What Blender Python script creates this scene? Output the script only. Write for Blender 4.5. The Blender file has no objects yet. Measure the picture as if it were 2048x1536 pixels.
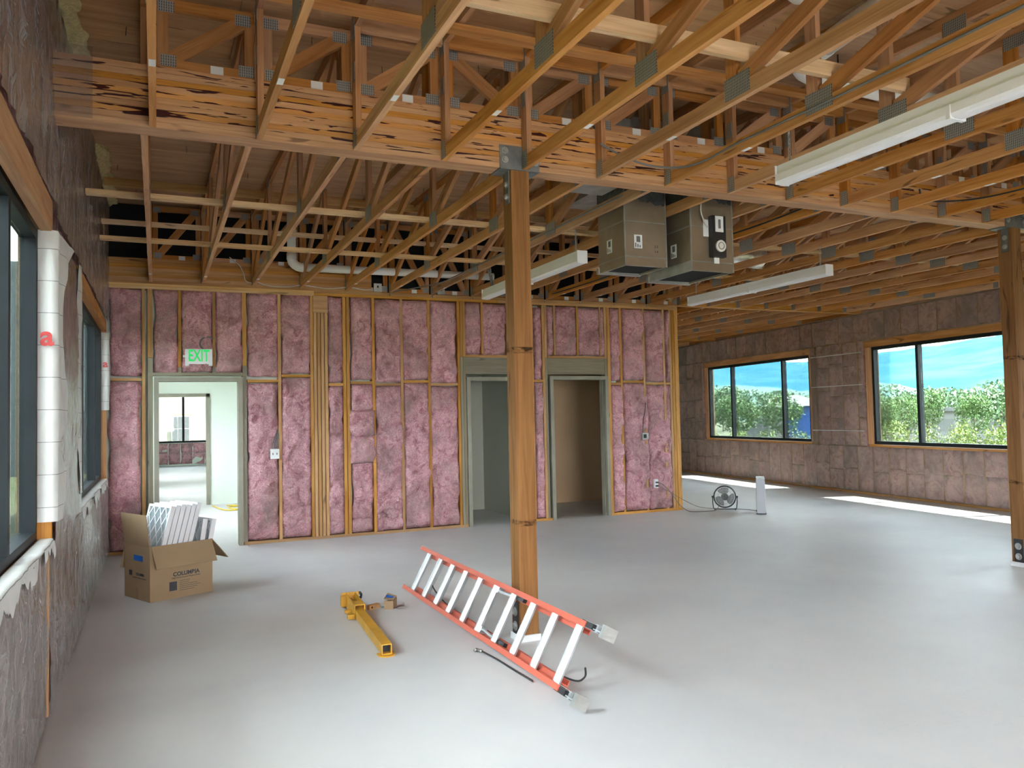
import bpy, math, random
from mathutils import Vector, Matrix, noise as mnoise
R = random.Random(7)
SC = bpy.context.scene
COL = SC.collection

# ------------------------------------------------------------------ camera
cam = bpy.data.cameras.new('camera')
cam.sensor_width = 36.0
cam.lens = 1602.43 / 2048.0 * 36.0
cam.clip_end = 6000
camo = bpy.data.objects.new('camera', cam)
COL.objects.link(camo)
def cam_matrix(yaw, pitch, roll, loc):
    f = Vector((math.sin(yaw) * math.cos(pitch), math.cos(yaw) * math.cos(pitch), math.sin(pitch)))
    r = Vector((math.cos(yaw), -math.sin(yaw), 0))
    u = r.cross(f)
    r2 = math.cos(roll) * r + math.sin(roll) * u
    u2 = -math.sin(roll) * r + math.cos(roll) * u
    m = Matrix.Identity(4)
    for i in range(3):
        m[i][0], m[i][1], m[i][2], m[i][3] = r2[i], u2[i], -f[i], loc[i]
    return m
camo.matrix_world = cam_matrix(0.4176, 0.0403, -0.0213, (0, 0, 1.5742))
SC.camera = camo

# ------------------------------------------------------------------ world, sun, fill lamps, exposure
WORLD_STRENGTH = 7.5
SUN_STRENGTH = 40.0
EXPOSURE = 0.60
w = bpy.data.worlds.new('sky'); SC.world = w; w.use_nodes = True
wn = w.node_tree.nodes; wl = w.node_tree.links
for n in list(wn): wn.remove(n)
wo = wn.new('ShaderNodeOutputWorld'); wb = wn.new('ShaderNodeBackground')
tc = wn.new('ShaderNodeTexCoord'); mp = wn.new('ShaderNodeMapping'); nz = wn.new('ShaderNodeTexNoise'); rp = wn.new('ShaderNodeValToRGB')
mp.inputs['Scale'].default_value = (2, 2, 5); nz.inputs['Scale'].default_value = 1.6; nz.inputs['Detail'].default_value = 5
rp.color_ramp.elements[0].position = .3; rp.color_ramp.elements[0].color = (.70, .84, 1.0, 1)
rp.color_ramp.elements[1].position = .6; rp.color_ramp.elements[1].color = (1.0, 1.0, 1.0, 1)
wl.new(tc.outputs['Generated'], mp.inputs[0]); wl.new(mp.outputs[0], nz.inputs['Vector']); wl.new(nz.outputs[0], rp.inputs[0])
wl.new(rp.outputs[0], wb.inputs[0]); wl.new(wb.outputs[0], wo.inputs[0])
wb.inputs[1].default_value = WORLD_STRENGTH
sun = bpy.data.lights.new('sun', 'SUN'); sun.energy = SUN_STRENGTH; sun.angle = math.radians(.6); sun.color = (1, .95, .86)
suno = bpy.data.objects.new('sun', sun); COL.objects.link(suno)
suno.rotation_euler = Vector((-1.16, .40, -2.72)).to_track_quat('-Z', 'Y').to_euler()
def area_lamp(name, loc, direction, sx, sy, power, color, spread=130):
    l = bpy.data.lights.new(name, 'AREA'); l.shape = 'RECTANGLE'; l.size = sx; l.size_y = sy; l.energy = power; l.color = color; l.spread = math.radians(spread)
    o = bpy.data.objects.new(name, l); COL.objects.link(o); o.location = loc
    o.rotation_euler = Vector(direction).to_track_quat('-Z', 'Z').to_euler()
    return o
# added fill lamps outside the unseen front opening and above the near left window
area_lamp('front_fill_lamp', (2.15, -4.86, 1.81), (.12, 1, -.22), 3.6, 1.7, 70, (1, .99, .98), 75)
area_lamp('side_fill_lamp', (-1.75, 3.0, 4.7), (1, .12, -1.75), 4.2, 1.2, 300, (.96, 1.0, .97), 125)
def portal(name, loc, direction, sx, sy):
    o = area_lamp(name, loc, direction, sx, sy, 1, (1, 1, 1), 180); o.data.cycles.is_portal = True
for pn, py, pw_ in (('a', 14.475, 4.0), ('b', 8.685, 4.0), ('c', 2.875, 4.0)):
    portal('sky_portal_' + pn, (10.4805 + .1359 * py + .16, py - .02, 1.81), (-.9909, .1347, 0), pw_, 1.75)
for pn, py, pw_ in (('i', -1.5, 4.2), ('d', 3.435, 3.65), ('e', 8.89, 3.6), ('f', 13.8, 3.6), ('g', 19.8, 3.6), ('h', 25.8, 3.6)):
    portal('sky_portal_' + pn, (-.715, py, 1.81), (1, 0, 0), pw_, 1.75)
cy = SC.cycles
cy.max_bounces = 4; cy.diffuse_bounces = 4; cy.glossy_bounces = 2; cy.transmission_bounces = 2; cy.transparent_max_bounces = 8
cy.use_adaptive_sampling = True; cy.adaptive_threshold = .25; cy.adaptive_min_samples = 12
cy.caustics_reflective = False; cy.caustics_refractive = False
vs = SC.view_settings
vs.view_transform = 'Standard'; vs.look = 'None'; vs.gamma = 1.0; vs.use_curve_mapping = False
vs.exposure = EXPOSURE

# ------------------------------------------------------------------ material helpers
def new_mat(name):
    m = bpy.data.materials.new(name); m.use_nodes = True
    nt = m.node_tree
    for n in list(nt.nodes): nt.nodes.remove(n)
    return m, nt
def nd(nt, typ, **kw):
    n = nt.nodes.new(typ)
    for k, v in kw.items():
        if k.startswith('i_'): n.inputs[k[2:].replace('_', ' ')].default_value = v
        elif isinstance(k, str): setattr(n, k, v)
    return n
def ramp(nt, stops):
    r = nt.nodes.new('ShaderNodeValToRGB'); e = r.color_ramp.elements
    while len(e) < len(stops): e.new(.5)
    for i, (p, c) in enumerate(stops):
        e[i].position = p; e[i].color = (c[0], c[1], c[2], 1)
    return r
def tex(nt, scale=(1, 1, 1), nscale=1.0, detail=3, dist=0.0, rough=.5, coord='Object', rnd=True):
    t = nt.nodes.new('ShaderNodeTexCoord'); m = nt.nodes.new('ShaderNodeMapping'); n = nt.nodes.new('ShaderNodeTexNoise')
    m.inputs['Scale'].default_value = scale
    n.inputs['Scale'].default_value = nscale; n.inputs['Detail'].default_value = detail
    n.inputs['Distortion'].default_value = dist; n.inputs['Roughness'].default_value = rough
    src = t.outputs[coord]
    if rnd:
        oi = nt.nodes.new('ShaderNodeObjectInfo'); mu = nt.nodes.new('ShaderNodeMath'); mu.operation = 'MULTIPLY'; mu.inputs[1].default_value = 37.0
        nt.links.new(oi.outputs['Random'], mu.inputs[0])
        ad = nt.nodes.new('ShaderNodeVectorMath'); ad.operation = 'ADD'
        nt.links.new(src, ad.inputs[0]); nt.links.new(mu.outputs[0], ad.inputs[1]); src = ad.outputs[0]
    nt.links.new(src, m.inputs[0]); nt.links.new(m.outputs[0], n.inputs['Vector'])
    return n
def mixc(nt, fac, a, b, blend='MIX'):
    m = nt.nodes.new('ShaderNodeMix'); m.data_type = 'RGBA'; m.blend_type = blend
    for sock, v in ((m.inputs[0], fac), (m.inputs[6], a), (m.inputs[7], b)):
        if isinstance(v, (int, float)): sock.default_value = v
        elif isinstance(v, tuple): sock.default_value = (v[0], v[1], v[2], 1)
        else: nt.links.new(v, sock)
    return m.outputs[2]
def math_(nt, op, a, b=0.0, c=None):
    m = nt.nodes.new('ShaderNodeMath'); m.operation = op
    for i, v in enumerate((a, b, c)):
        if v is None: continue
        if isinstance(v, (int, float)): m.inputs[i].default_value = v
        else: nt.links.new(v, m.inputs[i])
    return m.outputs[0]
def finish(nt, color, rough=.6, metal=0.0, bump=None, bstr=.2, bdist=.01, spec=.4, alpha=None):
    p = nt.nodes.new('ShaderNodeBsdfPrincipled'); o = nt.nodes.new('ShaderNodeOutputMaterial')
    if isinstance(color, tuple): p.inputs['Base Color'].default_value = (color[0], color[1], color[2], 1)
    else: nt.links.new(color, p.inputs['Base Color'])
    if isinstance(rough, (int, float)): p.inputs['Roughness'].default_value = rough
    else: nt.links.new(rough, p.inputs['Roughness'])
    p.inputs['Metallic'].default_value = metal; p.inputs['Specular IOR Level'].default_value = spec
    if bump is not None:
        b = nt.nodes.new('ShaderNodeBump'); b.inputs['Strength'].default_value = bstr; b.inputs['Distance'].default_value = bdist
        nt.links.new(bump, b.inputs['Height']); nt.links.new(b.outputs[0], p.inputs['Normal'])
    nt.links.new(p.outputs[0], o.inputs[0])
    return p
def plain(name, col, rough=.5, metal=0.0, spec=.4, var=.12, bstr=.0, vs_=6.0):
    m, nt = new_mat(name)
    n = tex(nt, (1, 1, 1), vs_, 3)
    r = ramp(nt, [(.3, tuple(c * (1 - var) for c in col)), (.7, tuple(min(1, c * (1 + var)) for c in col))])
    nt.links.new(n.outputs[0], r.inputs[0])
    finish(nt, r.outputs[0], rough, metal, n.outputs[0] if bstr else None, bstr, .005, spec)
    return m
def wood(name, light, dark, grain=16.0, knots=True, stain=False, tint=.22, rough=.62):
    m, nt = new_mat(name)
    n1 = tex(nt, (1.1, grain, grain), 1.0, 4, .8, .55)
    n2 = tex(nt, (3.0, grain * 7, grain * 7), 1.0, 2, .2, .6)
    f = math_(nt, 'ADD', math_(nt, 'MULTIPLY', n1.outputs[0], .72), math_(nt, 'MULTIPLY', n2.outputs[0], .28))
    mid = tuple((a * .55 + b * .45) for a, b in zip(light, dark))
    r = ramp(nt, [(.36, dark), (.5, mid), (.63, light)]); nt.links.new(f, r.inputs[0])
    c = r.outputs[0]
    if knots:
        k = tex(nt, (2.3, 11, 11), 1.0, 1, 1.2, .4)
        kr = ramp(nt, [(.72, (0, 0, 0)), (.78, (1, 1, 1))]); nt.links.new(k.outputs[0], kr.inputs[0])
        c = mixc(nt, math_(nt, 'MULTIPLY', kr.outputs[0], .75), c, tuple(d * .35 for d in dark))
    if stain:
        s = tex(nt, (4.2, 30, 40), 1.0, 2, .4, .5)
        tco = nt.nodes.new('ShaderNodeTexCoord'); sp = nt.nodes.new('ShaderNodeSeparateXYZ'); nt.links.new(tco.outputs['Object'], sp.inputs[0])
        edge = math_(nt, 'POWER', math_(nt, 'DIVIDE', math_(nt, 'ABSOLUTE', sp.outputs[2]), .019), 3.0)
        big = tex(nt, (1.3, 2, 2), 1.0, 2, 0, .5)
        tot = math_(nt, 'ADD', s.outputs[0], math_(nt, 'ADD', math_(nt, 'MULTIPLY', edge, .085), math_(nt, 'MULTIPLY', big.outputs[0], .30)))
        sr = ramp(nt, [(.785, (0, 0, 0)), (.81, (1, 1, 1))]); nt.links.new(tot, sr.inputs[0])
        c = mixc(nt, sr.outputs[0], c, (.045, .004, .003))
    oi = nt.nodes.new('ShaderNodeObjectInfo')
    h = nt.nodes.new('ShaderNodeHueSaturation')
    nt.links.new(math_(nt, 'MULTIPLY_ADD', oi.outputs['Random'], tint * 2, 1 - tint), h.inputs['Value'])
    nt.links.new(math_(nt, 'MULTIPLY_ADD', math_(nt, 'FRACT', math_(nt, 'MULTIPLY', oi.outputs['Random'], 7.31)), .3, .86), h.inputs['Saturation'])
    nt.links.new(c, h.inputs['Color'])
    finish(nt, h.outputs[0], rough, 0, n2.outputs[0], .15, .004, .3)
    return m

MAT = {}
MAT['fir'] = wood('fir_lumber', (.62, .325, .14), (.41, .175, .062), tint=.12)
MAT['fir_web'] = wood('fir_web_lumber', (.54, .265, .11), (.34, .14, .05), tint=.13)
MAT['pine'] = wood('pale_pine', (.72, .49, .26), (.50, .29, .12), tint=.12)
MAT['stud'] = wood('stud_lumber', (.60, .34, .13), (.40, .19, .06), tint=.15)
MAT['glulam'] = wood('glulam_lamination', (.66, .345, .135), (.46, .205, .068), grain=12, stain=True, tint=.16)
MAT['glulam2'] = wood('clean_lamination', (.52, .28, .105), (.37, .165, .055), grain=12, tint=.12)
MAT['post'] = wood('rough_sawn_post', (.27, .140, .064), (.17, .078, .032), grain=22, tint=.05, rough=.75)
MAT['ply'] = wood('plywood', (.54, .33, .18), (.39, .215, .11), grain=9, knots=True, tint=.12, rough=.75)
MAT['osb'] = plain('oriented_strand_board', (.36, .23, .12), .8, var=.3, vs_=30)
MAT['grey_paint'] = plain('olive_grey_paint', (.30, .285, .225), .5, var=.08)
MAT['grey_board'] = wood('overspray_grey_lumber', (.33, .29, .21), (.22, .19, .14), tint=.1)
MAT['cream'] = plain('cream_wall_paint', (.79, .86, .79), .6, var=.02, vs_=1.5)
MAT['tan'] = plain('tan_wall_paint', (.66, .47, .29), .65, var=.03, vs_=1.5)
MAT['closet'] = plain('shaded_cream_paint', (.50, .51, .44), .65, var=.03, vs_=1.5)  # cream wall paint with the closet's shade put into the colour
MAT['dark'] = plain('flat_black', (.006, .006, .007), .9, var=.2)
MAT['alu'] = plain('dark_bronze_aluminium', (.012, .016, .019), .5, .0, .25, var=.15)
MAT['galv'] = plain('galvanised_steel', (.42, .42, .40), .42, .75, .5, var=.18, vs_=9)
MAT['galv_dark'] = plain('dark_galvanised_steel', (.20, .21, .21), .5, .6, .5, var=.18, vs_=14)
MAT['white'] = plain('white_enamel', (.82, .82, .84), .35, 0, .5, var=.02)
MAT['lens'] = plain('white_lens_plastic', (.84, .83, .87), .3, 0, .5, var=.015)
MAT['pvc'] = plain('white_pvc', (.80, .79, .75), .35, 0, .5, var=.03)
MAT['paper'] = plain('white_label_paper', (.78, .78, .78), .6, var=.04)
MAT['ink'] = plain('black_ink', (.02, .02, .025), .6)
MAT['blackpl'] = plain('black_plastic', (.02, .02, .022), .4, 0, .5)
MAT['cable'] = plain('grey_cable', (.16, .16, .16), .45)
MAT['cable_w'] = plain('white_cable', (.62, .60, .56), .45)
MAT['cable_b'] = plain('black_cable', (.03, .03, .03), .45)
MAT['card'] = plain('cardboard', (.33, .225, .13), .75, var=.07, vs_=3)
MAT['card_ink'] = plain('cardboard_print', (.05, .05, .06), .7)
MAT['tape'] = plain('blue_tape', (.01, .13, .52), .6)
MAT['brown_tape'] = plain('brown_tape', (.25, .15, .07), .4)
MAT['filter'] = plain('filter_frame_board', (.80, .80, .84), .6, var=.03)
MAT['media'] = plain('filter_media', (.40, .47, .50), .85, var=.06, vs_=30)
MAT['orange'] = plain('orange_fibreglass', (.60, .125, .075), .45, var=.06)
MAT['alum'] = plain('bright_aluminium', (.62, .64, .66), .35, .6, .5, var=.06, vs_=20)
MAT['yellow'] = plain('yellow_paint', (.62, .32, .03), .45, var=.1)
MAT['ycord'] = plain('yellow_cord', (.75, .55, .05), .5)
MAT['foam'] = plain('spray_foam', (.58, .47, .22), .85, var=.2, bstr=.6, vs_=40)
MAT['base_grout'] = plain('white_grout', (.72, .72, .73), .8)
MAT['red_ink'] = plain('red_print', (.55, .06, .06), .6)
MAT['grey_plastic'] = plain('grey_white_plastic', (.50, .52, .56), .45, var=.03)
def smudge_mat():
    m, nt = new_mat('dark_smudge'); n = tex(nt, (1, 1, 3), 9, 4, .8, .6)
    r = ramp(nt, [(.45, (0, 0, 0)), (.62, (.8, .8, .8))]); nt.links.new(n.outputs[0], r.inputs[0])
    tr = nt.nodes.new('ShaderNodeBsdfTransparent'); df = nt.nodes.new('ShaderNodeBsdfDiffuse'); df.inputs[0].default_value = (.06, .03, .015, 1)
    mx = nt.nodes.new('ShaderNodeMixShader'); o = nt.nodes.new('ShaderNodeOutputMaterial')
    nt.links.new(r.outputs[0], mx.inputs[0]); nt.links.new(tr.outputs[0], mx.inputs[1]); nt.links.new(df.outputs[0], mx.inputs[2]); nt.links.new(mx.outputs[0], o.inputs[0])
    return m
MAT['smudge'] = smudge_mat()

def plate_mat():
    m, nt = new_mat('toothed_plate_steel')
    t = nt.nodes.new('ShaderNodeTexCoord'); mp = nt.nodes.new('ShaderNodeMapping'); mp.inputs['Scale'].default_value = (75, 1, 60)
    nt.links.new(t.outputs['Object'], mp.inputs[0])
    sp = nt.nodes.new('ShaderNodeSeparateXYZ'); nt.links.new(mp.outputs[0], sp.inputs[0])
    a = math_(nt, 'FRACT', sp.outputs[0]); b = math_(nt, 'FRACT', sp.outputs[2])
    sl = math_(nt, 'MULTIPLY', math_(nt, 'LESS_THAN', a, .42), math_(nt, 'LESS_THAN', b, .72))
    c = mixc(nt, sl, (.33, .33, .32), (.10, .08, .065))
    finish(nt, c, .5, .3, sl, .5, .003, .5)
    return m
MAT['plate'] = plate_mat()

def floor_mat():
    m, nt = new_mat('primed_concrete')
    n1 = tex(nt, (1, 1, 1), .45, 4, .3, .55, rnd=False)
    n2 = tex(nt, (1, 1, 1), 3.5, 5, .2, .6, rnd=False)
    r = ramp(nt, [(.35, (.60, .60, .62)), (.5, (.66, .655, .665)), (.65, (.70, .70, .70))]); nt.links.new(n1.outputs[0], r.inputs[0])
    c = mixc(nt, math_(nt, 'MULTIPLY', n2.outputs[0], .10), r.outputs[0], (.44, .42, .41))
    # trowel scuffs
    s = tex(nt, (1.0, 2.2, 1), 2.2, 6, 2.2, .62, rnd=False)
    ds = math_(nt, 'ABSOLUTE', math_(nt, 'SUBTRACT', s.outputs[0], .5))
    line = math_(nt, 'LESS_THAN', ds, .0035)
    gate = tex(nt, (1, 1, 1), .55, 2, 0, .5, rnd=False)
    gr = ramp(nt, [(.56, (0, 0, 0)), (.70, (1, 1, 1))]); nt.links.new(gate.outputs[0], gr.inputs[0])
    c = mixc(nt, math_(nt, 'MULTIPLY', math_(nt, 'MULTIPLY', line, gr.outputs[0]), .28), c, (.36, .33, .27))
    rr = math_(nt, 'MULTIPLY_ADD', n2.outputs[0], .25, .36)
    finish(nt, c, rr, 0, n2.outputs[0], .05, .01, .35)
    return m
MAT['floor'] = floor_mat()

def batt_mat(nm='pink_fibreglass', pal=((.54, .235, .275), (.80, .43, .48), (.92, .70, .72))):
    m, nt = new_mat(nm)
    a = tex(nt, (1, 1, 1), 26, 6, 2.2, .68)
    b = tex(nt, (1, 1, 1), 6.5, 4, 1.4, .6)
    d = tex(nt, (1, 1, .8), 2.0, 4, .6, .6)
    r = ramp(nt, [(.32, pal[0]), (.5, pal[1]), (.68, pal[2])]); nt.links.new(a.outputs[0], r.inputs[0])
    r2 = ramp(nt, [(.33, (.58, .40, .42)), (.52, (1, 1, 1))]); nt.links.new(b.outputs[0], r2.inputs[0])
    c = mixc(nt, .75, r.outputs[0], r2.outputs[0], 'MULTIPLY')
    r3 = ramp(nt, [(.45, (0, 0, 0)), (.70, (.8, .8, .8))]); nt.links.new(d.outputs[0], r3.inputs[0])
    c = mixc(nt, r3.outputs[0], c, (.36, .25, .23))
    oi = nt.nodes.new('ShaderNodeObjectInfo'); hs = nt.nodes.new('ShaderNodeHueSaturation'); nt.links.new(math_(nt, 'MULTIPLY_ADD', oi.outputs['Random'], .22, .90), hs.inputs['Value']); nt.links.new(c, hs.inputs['Color']); c = hs.outputs[0]
    h = math_(nt, 'ADD', a.outputs[0], math_(nt, 'MULTIPLY', b.outputs[0], 1.6))
    finish(nt, c, .95, 0, h, .9, .02, .1)
    return m
MAT['batt'] = batt_mat()
MAT['batt_pale'] = batt_mat('hazed_pink_fibreglass', ((.76, .40, .39), (.90, .52, .50), (.96, .66, .62)))  # haze of the plastic in front is put into this pink

def plastic_mat(name, fac, col, sc=(1, 1, .22), ns=9.0, var=.03, bs=.45, gloss=.7):
    m, nt = new_mat(name)
    a = tex(nt, sc, ns, 3, 1.2, .5)
    b = tex(nt, (1, 1, 1), 4.0, 3, 2.0, .5)
    p = nt.nodes.new('ShaderNodeBsdfPrincipled'); tr = nt.nodes.new('ShaderNodeBsdfTransparent'); mx = nt.nodes.new('ShaderNodeMixShader'); o = nt.nodes.new('ShaderNodeOutputMaterial')
    p.inputs['Base Color'].default_value = (*col, 1); p.inputs['Roughness'].default_value = .2; p.inputs['Specular IOR Level'].default_value = .55
    bp = nt.nodes.new('ShaderNodeBump'); bp.inputs['Strength'].default_value = bs; bp.inputs['Distance'].default_value = .022
    cr = math_(nt, 'POWER', math_(nt, 'SUBTRACT', 1.0, math_(nt, 'ABSOLUTE', math_(nt, 'MULTIPLY_ADD', b.outputs[0], 4.0, -2.0))), 3.0)
    nt.links.new(math_(nt, 'ADD', a.outputs[0], math_(nt, 'MULTIPLY', math_(nt, 'MAXIMUM', cr, 0.0), .28)), bp.inputs['Height']); nt.links.new(bp.outputs[0], p.inputs['Normal'])
    tr.inputs[0].default_value = (.95, .92, .89, 1)
    mx.inputs[0].default_value = fac
    gl = nt.nodes.new('ShaderNodeBsdfGlossy'); gl.inputs['Roughness'].default_value = .22; gl.inputs[0].default_value = (.9, .9, .9, 1); nt.links.new(bp.outputs[0], gl.inputs['Normal'])
    lw = nt.nodes.new('ShaderNodeLayerWeight'); lw.inputs[0].default_value = .30; nt.links.new(bp.outputs[0], lw.inputs['Normal'])
    m2 = nt.nodes.new('ShaderNodeMixShader'); nt.links.new(math_(nt, 'MULTIPLY', lw.outputs['Fresnel'], gloss), m2.inputs[0])
    nt.links.new(tr.outputs[0], mx.inputs[1]); nt.links.new(p.outputs[0], mx.inputs[2]); nt.links.new(mx.outputs[0], m2.inputs[1]); nt.links.new(gl.outputs[0], m2.inputs[2]); nt.links.new(m2.outputs[0], o.inputs[0])
    return m
MAT['poly'] = plastic_mat('clear_poly_sheeting', .19, (.95, .80, .72), (1, 1, .6), 4.0, .07, .9, 1.0)
MAT['poly3'] = plastic_mat('thin_poly_sheeting', .24, (.40, .35, .34), (1, 1, .6), 4.0, .05, .3)
MAT['poly2'] = plastic_mat('hazy_poly_sheeting', .70, (.48, .42, .41), (1, 1, .13), 4.0, .02, .4)

def glass_mat():
    m, nt = new_mat('window_glass')
    g = nt.nodes.new('ShaderNodeBsdfGlossy'); g.inputs['Roughness'].default_value = .02; g.inputs[0].default_value = (.9, .97, 1, 1)
    tr = nt.nodes.new('ShaderNodeBsdfTransparent'); tr.inputs[0].default_value = (.90, .96, .955, 1)
    lw = nt.nodes.new('ShaderNodeLayerWeight'); lw.inputs[0].default_value = .25
    mx = nt.nodes.new('ShaderNodeMixShader'); o = nt.nodes.new('ShaderNodeOutputMaterial')
    nt.links.new(math_(nt, 'MULTIPLY', lw.outputs['Fresnel'], .75), mx.inputs[0]); nt.links.new(tr.outputs[0], mx.inputs[1]); nt.links.new(g.outputs[0], mx.inputs[2]); nt.links.new(mx.outputs[0], o.inputs[0])
    return m
MAT['glass'] = glass_mat()

def wrap_mat():
    m, nt = new_mat('white_house_wrap')
    t = nt.nodes.new('ShaderNodeTexCoord'); sp = nt.nodes.new('ShaderNodeSeparateXYZ'); nt.links.new(t.outputs['Object'], sp.inputs[0])
    l1 = math_(nt, 'LESS_THAN', math_(nt, 'FRACT', math_(nt, 'MULTIPLY', sp.outputs[2], 5.4)), .018)
    n = tex(nt, (1, 1, .5), 7, 4, .8)
    r = ramp(nt, [(.3, (.70, .69, .68)), (.7, (.80, .79, .78))]); nt.links.new(n.outputs[0], r.inputs[0])
    c = mixc(nt, math_(nt, 'MULTIPLY', l1, .85), r.outputs[0], (.12, .12, .14))
    finish(nt, c, .5, 0, n.outputs[0], .5, .012, .4)
    return m
MAT['wrap'] = wrap_mat()

def emis(name, col, s):
    m, nt = new_mat(name)
    n = tex(nt, (1, 1, 1), 4, 1); r = ramp(nt, [(.3, tuple(c * .95 for c in col)), (.7, col)]); nt.links.new(n.outputs[0], r.inputs[0])
    p = finish(nt, r.outputs[0], .4); nt.links.new(r.outputs[0], p.inputs['Emission Color']); p.inputs['Emission Strength'].default_value = s
    return m
MAT['exit_green'] = emis('lit_exit_green', (.0, .50, .10), .5)

def duct_mat():
    m, nt = new_mat('sheet_metal_duct')
    n = tex(nt, (1, 1, 1), 2.2, 4, .5, .55)
    n2 = tex(nt, (1, 1, .15), 14, 3, .2, .5)
    r = ramp(nt, [(.3, (.33, .265, .19)), (.7, (.45, .38, .29))]); nt.links.new(n.outputs[0], r.inputs[0])
    rr = math_(nt, 'MULTIPLY_ADD', n2.outputs[0], .2, .3)
    finish(nt, r.outputs[0], rr, .72, n2.outputs[0], .05, .01, .5)
    return m
MAT['duct'] = duct_mat()
def mastic_mat():
    m, nt = new_mat('grey_duct_mastic')
    n = tex(nt, (1, 1, 1), 12, 5, 1.2, .6)
    r = ramp(nt, [(.3, (.06, .065, .07)), (.7, (.15, .155, .16))]); nt.links.new(n.outputs[0], r.inputs[0])
    finish(nt, r.outputs[0], .5, .2, n.outputs[0], .5, .01)
    return m
MAT['mastic'] = mastic_mat()
MAT['foil'] = plain('silver_foil', (.72, .70, .66), .28, .8, .5, var=.15, bstr=.9, vs_=30)

# ------------------------------------------------------------------ object helpers
def world_of(o): return o.matrix_basis
def link(o, parent=None):
    COL.objects.link(o)
    if parent is not None:
        o.parent = parent; o.matrix_parent_inverse = parent.matrix_basis.inverted()
    return o
def tag(o, label, cat=None, group=None, kind=None):
    if label: o['label'] = label
    if cat: o['category'] = cat
    if group: o['group'] = group
    if kind: o['kind'] = kind
    return o
def thing(name, loc, label, cat, group=None, kind=None):
    o = bpy.data.objects.new(name, None); o.empty_display_size = .1
    o.matrix_basis = Matrix.Translation(Vector(loc)); COL.objects.link(o)
    return tag(o, label, cat, group, kind)
def mesh_obj(name, verts, faces, mat, parent=None, smooth=False, M=None):
    me = bpy.data.meshes.new(name)
    me.from_pydata([tuple(v) for v in verts], [], faces); me.update()
    if mat is not None: me.materials.append(mat if not isinstance(mat, str) else MAT[mat])
    if smooth:
        for p in me.polygons: p.use_smooth = True
    o = bpy.data.objects.new(name, me)
    if M is not None: o.matrix_basis = M
    return link(o, parent)
BF = [(0, 3, 2, 1), (4, 5, 6, 7), (0, 1, 5, 4), (1, 2, 6, 5), (2, 3, 7, 6), (3, 0, 4, 7)]
def boxv(x0, x1, y0, y1, z0, z1):
    return [(x0, y0, z0), (x1, y0, z0), (x1, y1, z0), (x0, y1, z0), (x0, y0, z1), (x1, y0, z1), (x1, y1, z1), (x0, y1, z1)]
def box(name, x0, x1, y0, y1, z0, z1, mat, parent=None, M=None):
    """box whose origin sits at its own centre (so object-space grain follows the piece)"""
    cx, cy, cz = (x0 + x1) / 2, (y0 + y1) / 2, (z0 + z1) / 2
    T = Matrix.Translation((cx, cy, cz)); T = M @ T if M is not None else T
    return mesh_obj(name, boxv(x0 - cx, x1 - cx, y0 - cy, y1 - cy, z0 - cz, z1 - cz), BF, mat, parent, M=T)
def boxes(name, lst, mat, parent=None, M=None):
    vs_, fs = [], []
    for b in lst:
        k = len(vs_); vs_ += boxv(*b); fs += [tuple(i + k for i in f) for f in BF]
    return mesh_obj(name, vs_, fs, mat, parent, M=M)
STICK = {}
def basis(p0, p1, up=(0, 0, 1)):
    p0, p1 = Vector(p0), Vector(p1); x = (p1 - p0).normalized(); u = Vector(up)
    if abs(x.dot(u)) > .99: u = Vector((0, 1, 0))
    y = u.cross(x).normalized(); z = x.cross(y)
    m = Matrix.Identity(4)
    c = (p0 + p1) / 2
    for i in range(3): m[i][0], m[i][1], m[i][2], m[i][3] = x[i], y[i], z[i], c[i]
    return m
def stick(name, p0, p1, wd, ht, mat, parent=None, up=(0, 0, 1)):
    """a board from p0 to p1: local X is its length, wd across (local Y), ht along 'up' (local Z)"""
    L = (Vector(p1) - Vector(p0)).length
    key = (round(L, 3), round(wd, 4), round(ht, 4), mat)
    me = STICK.get(key)
    if me is None:
        me = bpy.data.meshes.new(name)
        b = min(.003, wd * .2, ht * .2)
        me.from_pydata(boxv(-L / 2, L / 2, -wd / 2, wd / 2, -ht / 2, ht / 2), [], BF); me.update()
        me.materials.append(MAT[mat]); STICK[key] = me
    o = bpy.data.objects.new(name, me); o.matrix_basis = basis(p0, p1, up)
    return link(o, parent)
def upright(name, x0, x1, y0, y1, z0, z1, mat, parent=None, M=None):
    """vertical board, grain running up"""
    hx, hy, hz = (x1 - x0) / 2, (y1 - y0) / 2, (z1 - z0) / 2
    m = Matrix(((0, 0, 1, (x0 + x1) / 2), (0, 1, 0, (y0 + y1) / 2), (-1, 0, 0, (z0 + z1) / 2), (0, 0, 0, 1)))
    if M is not None: m = M @ m
    return mesh_obj(name, boxv(-hz, hz, -hy, hy, -hx, hx), BF, mat, parent, M=m)
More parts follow.
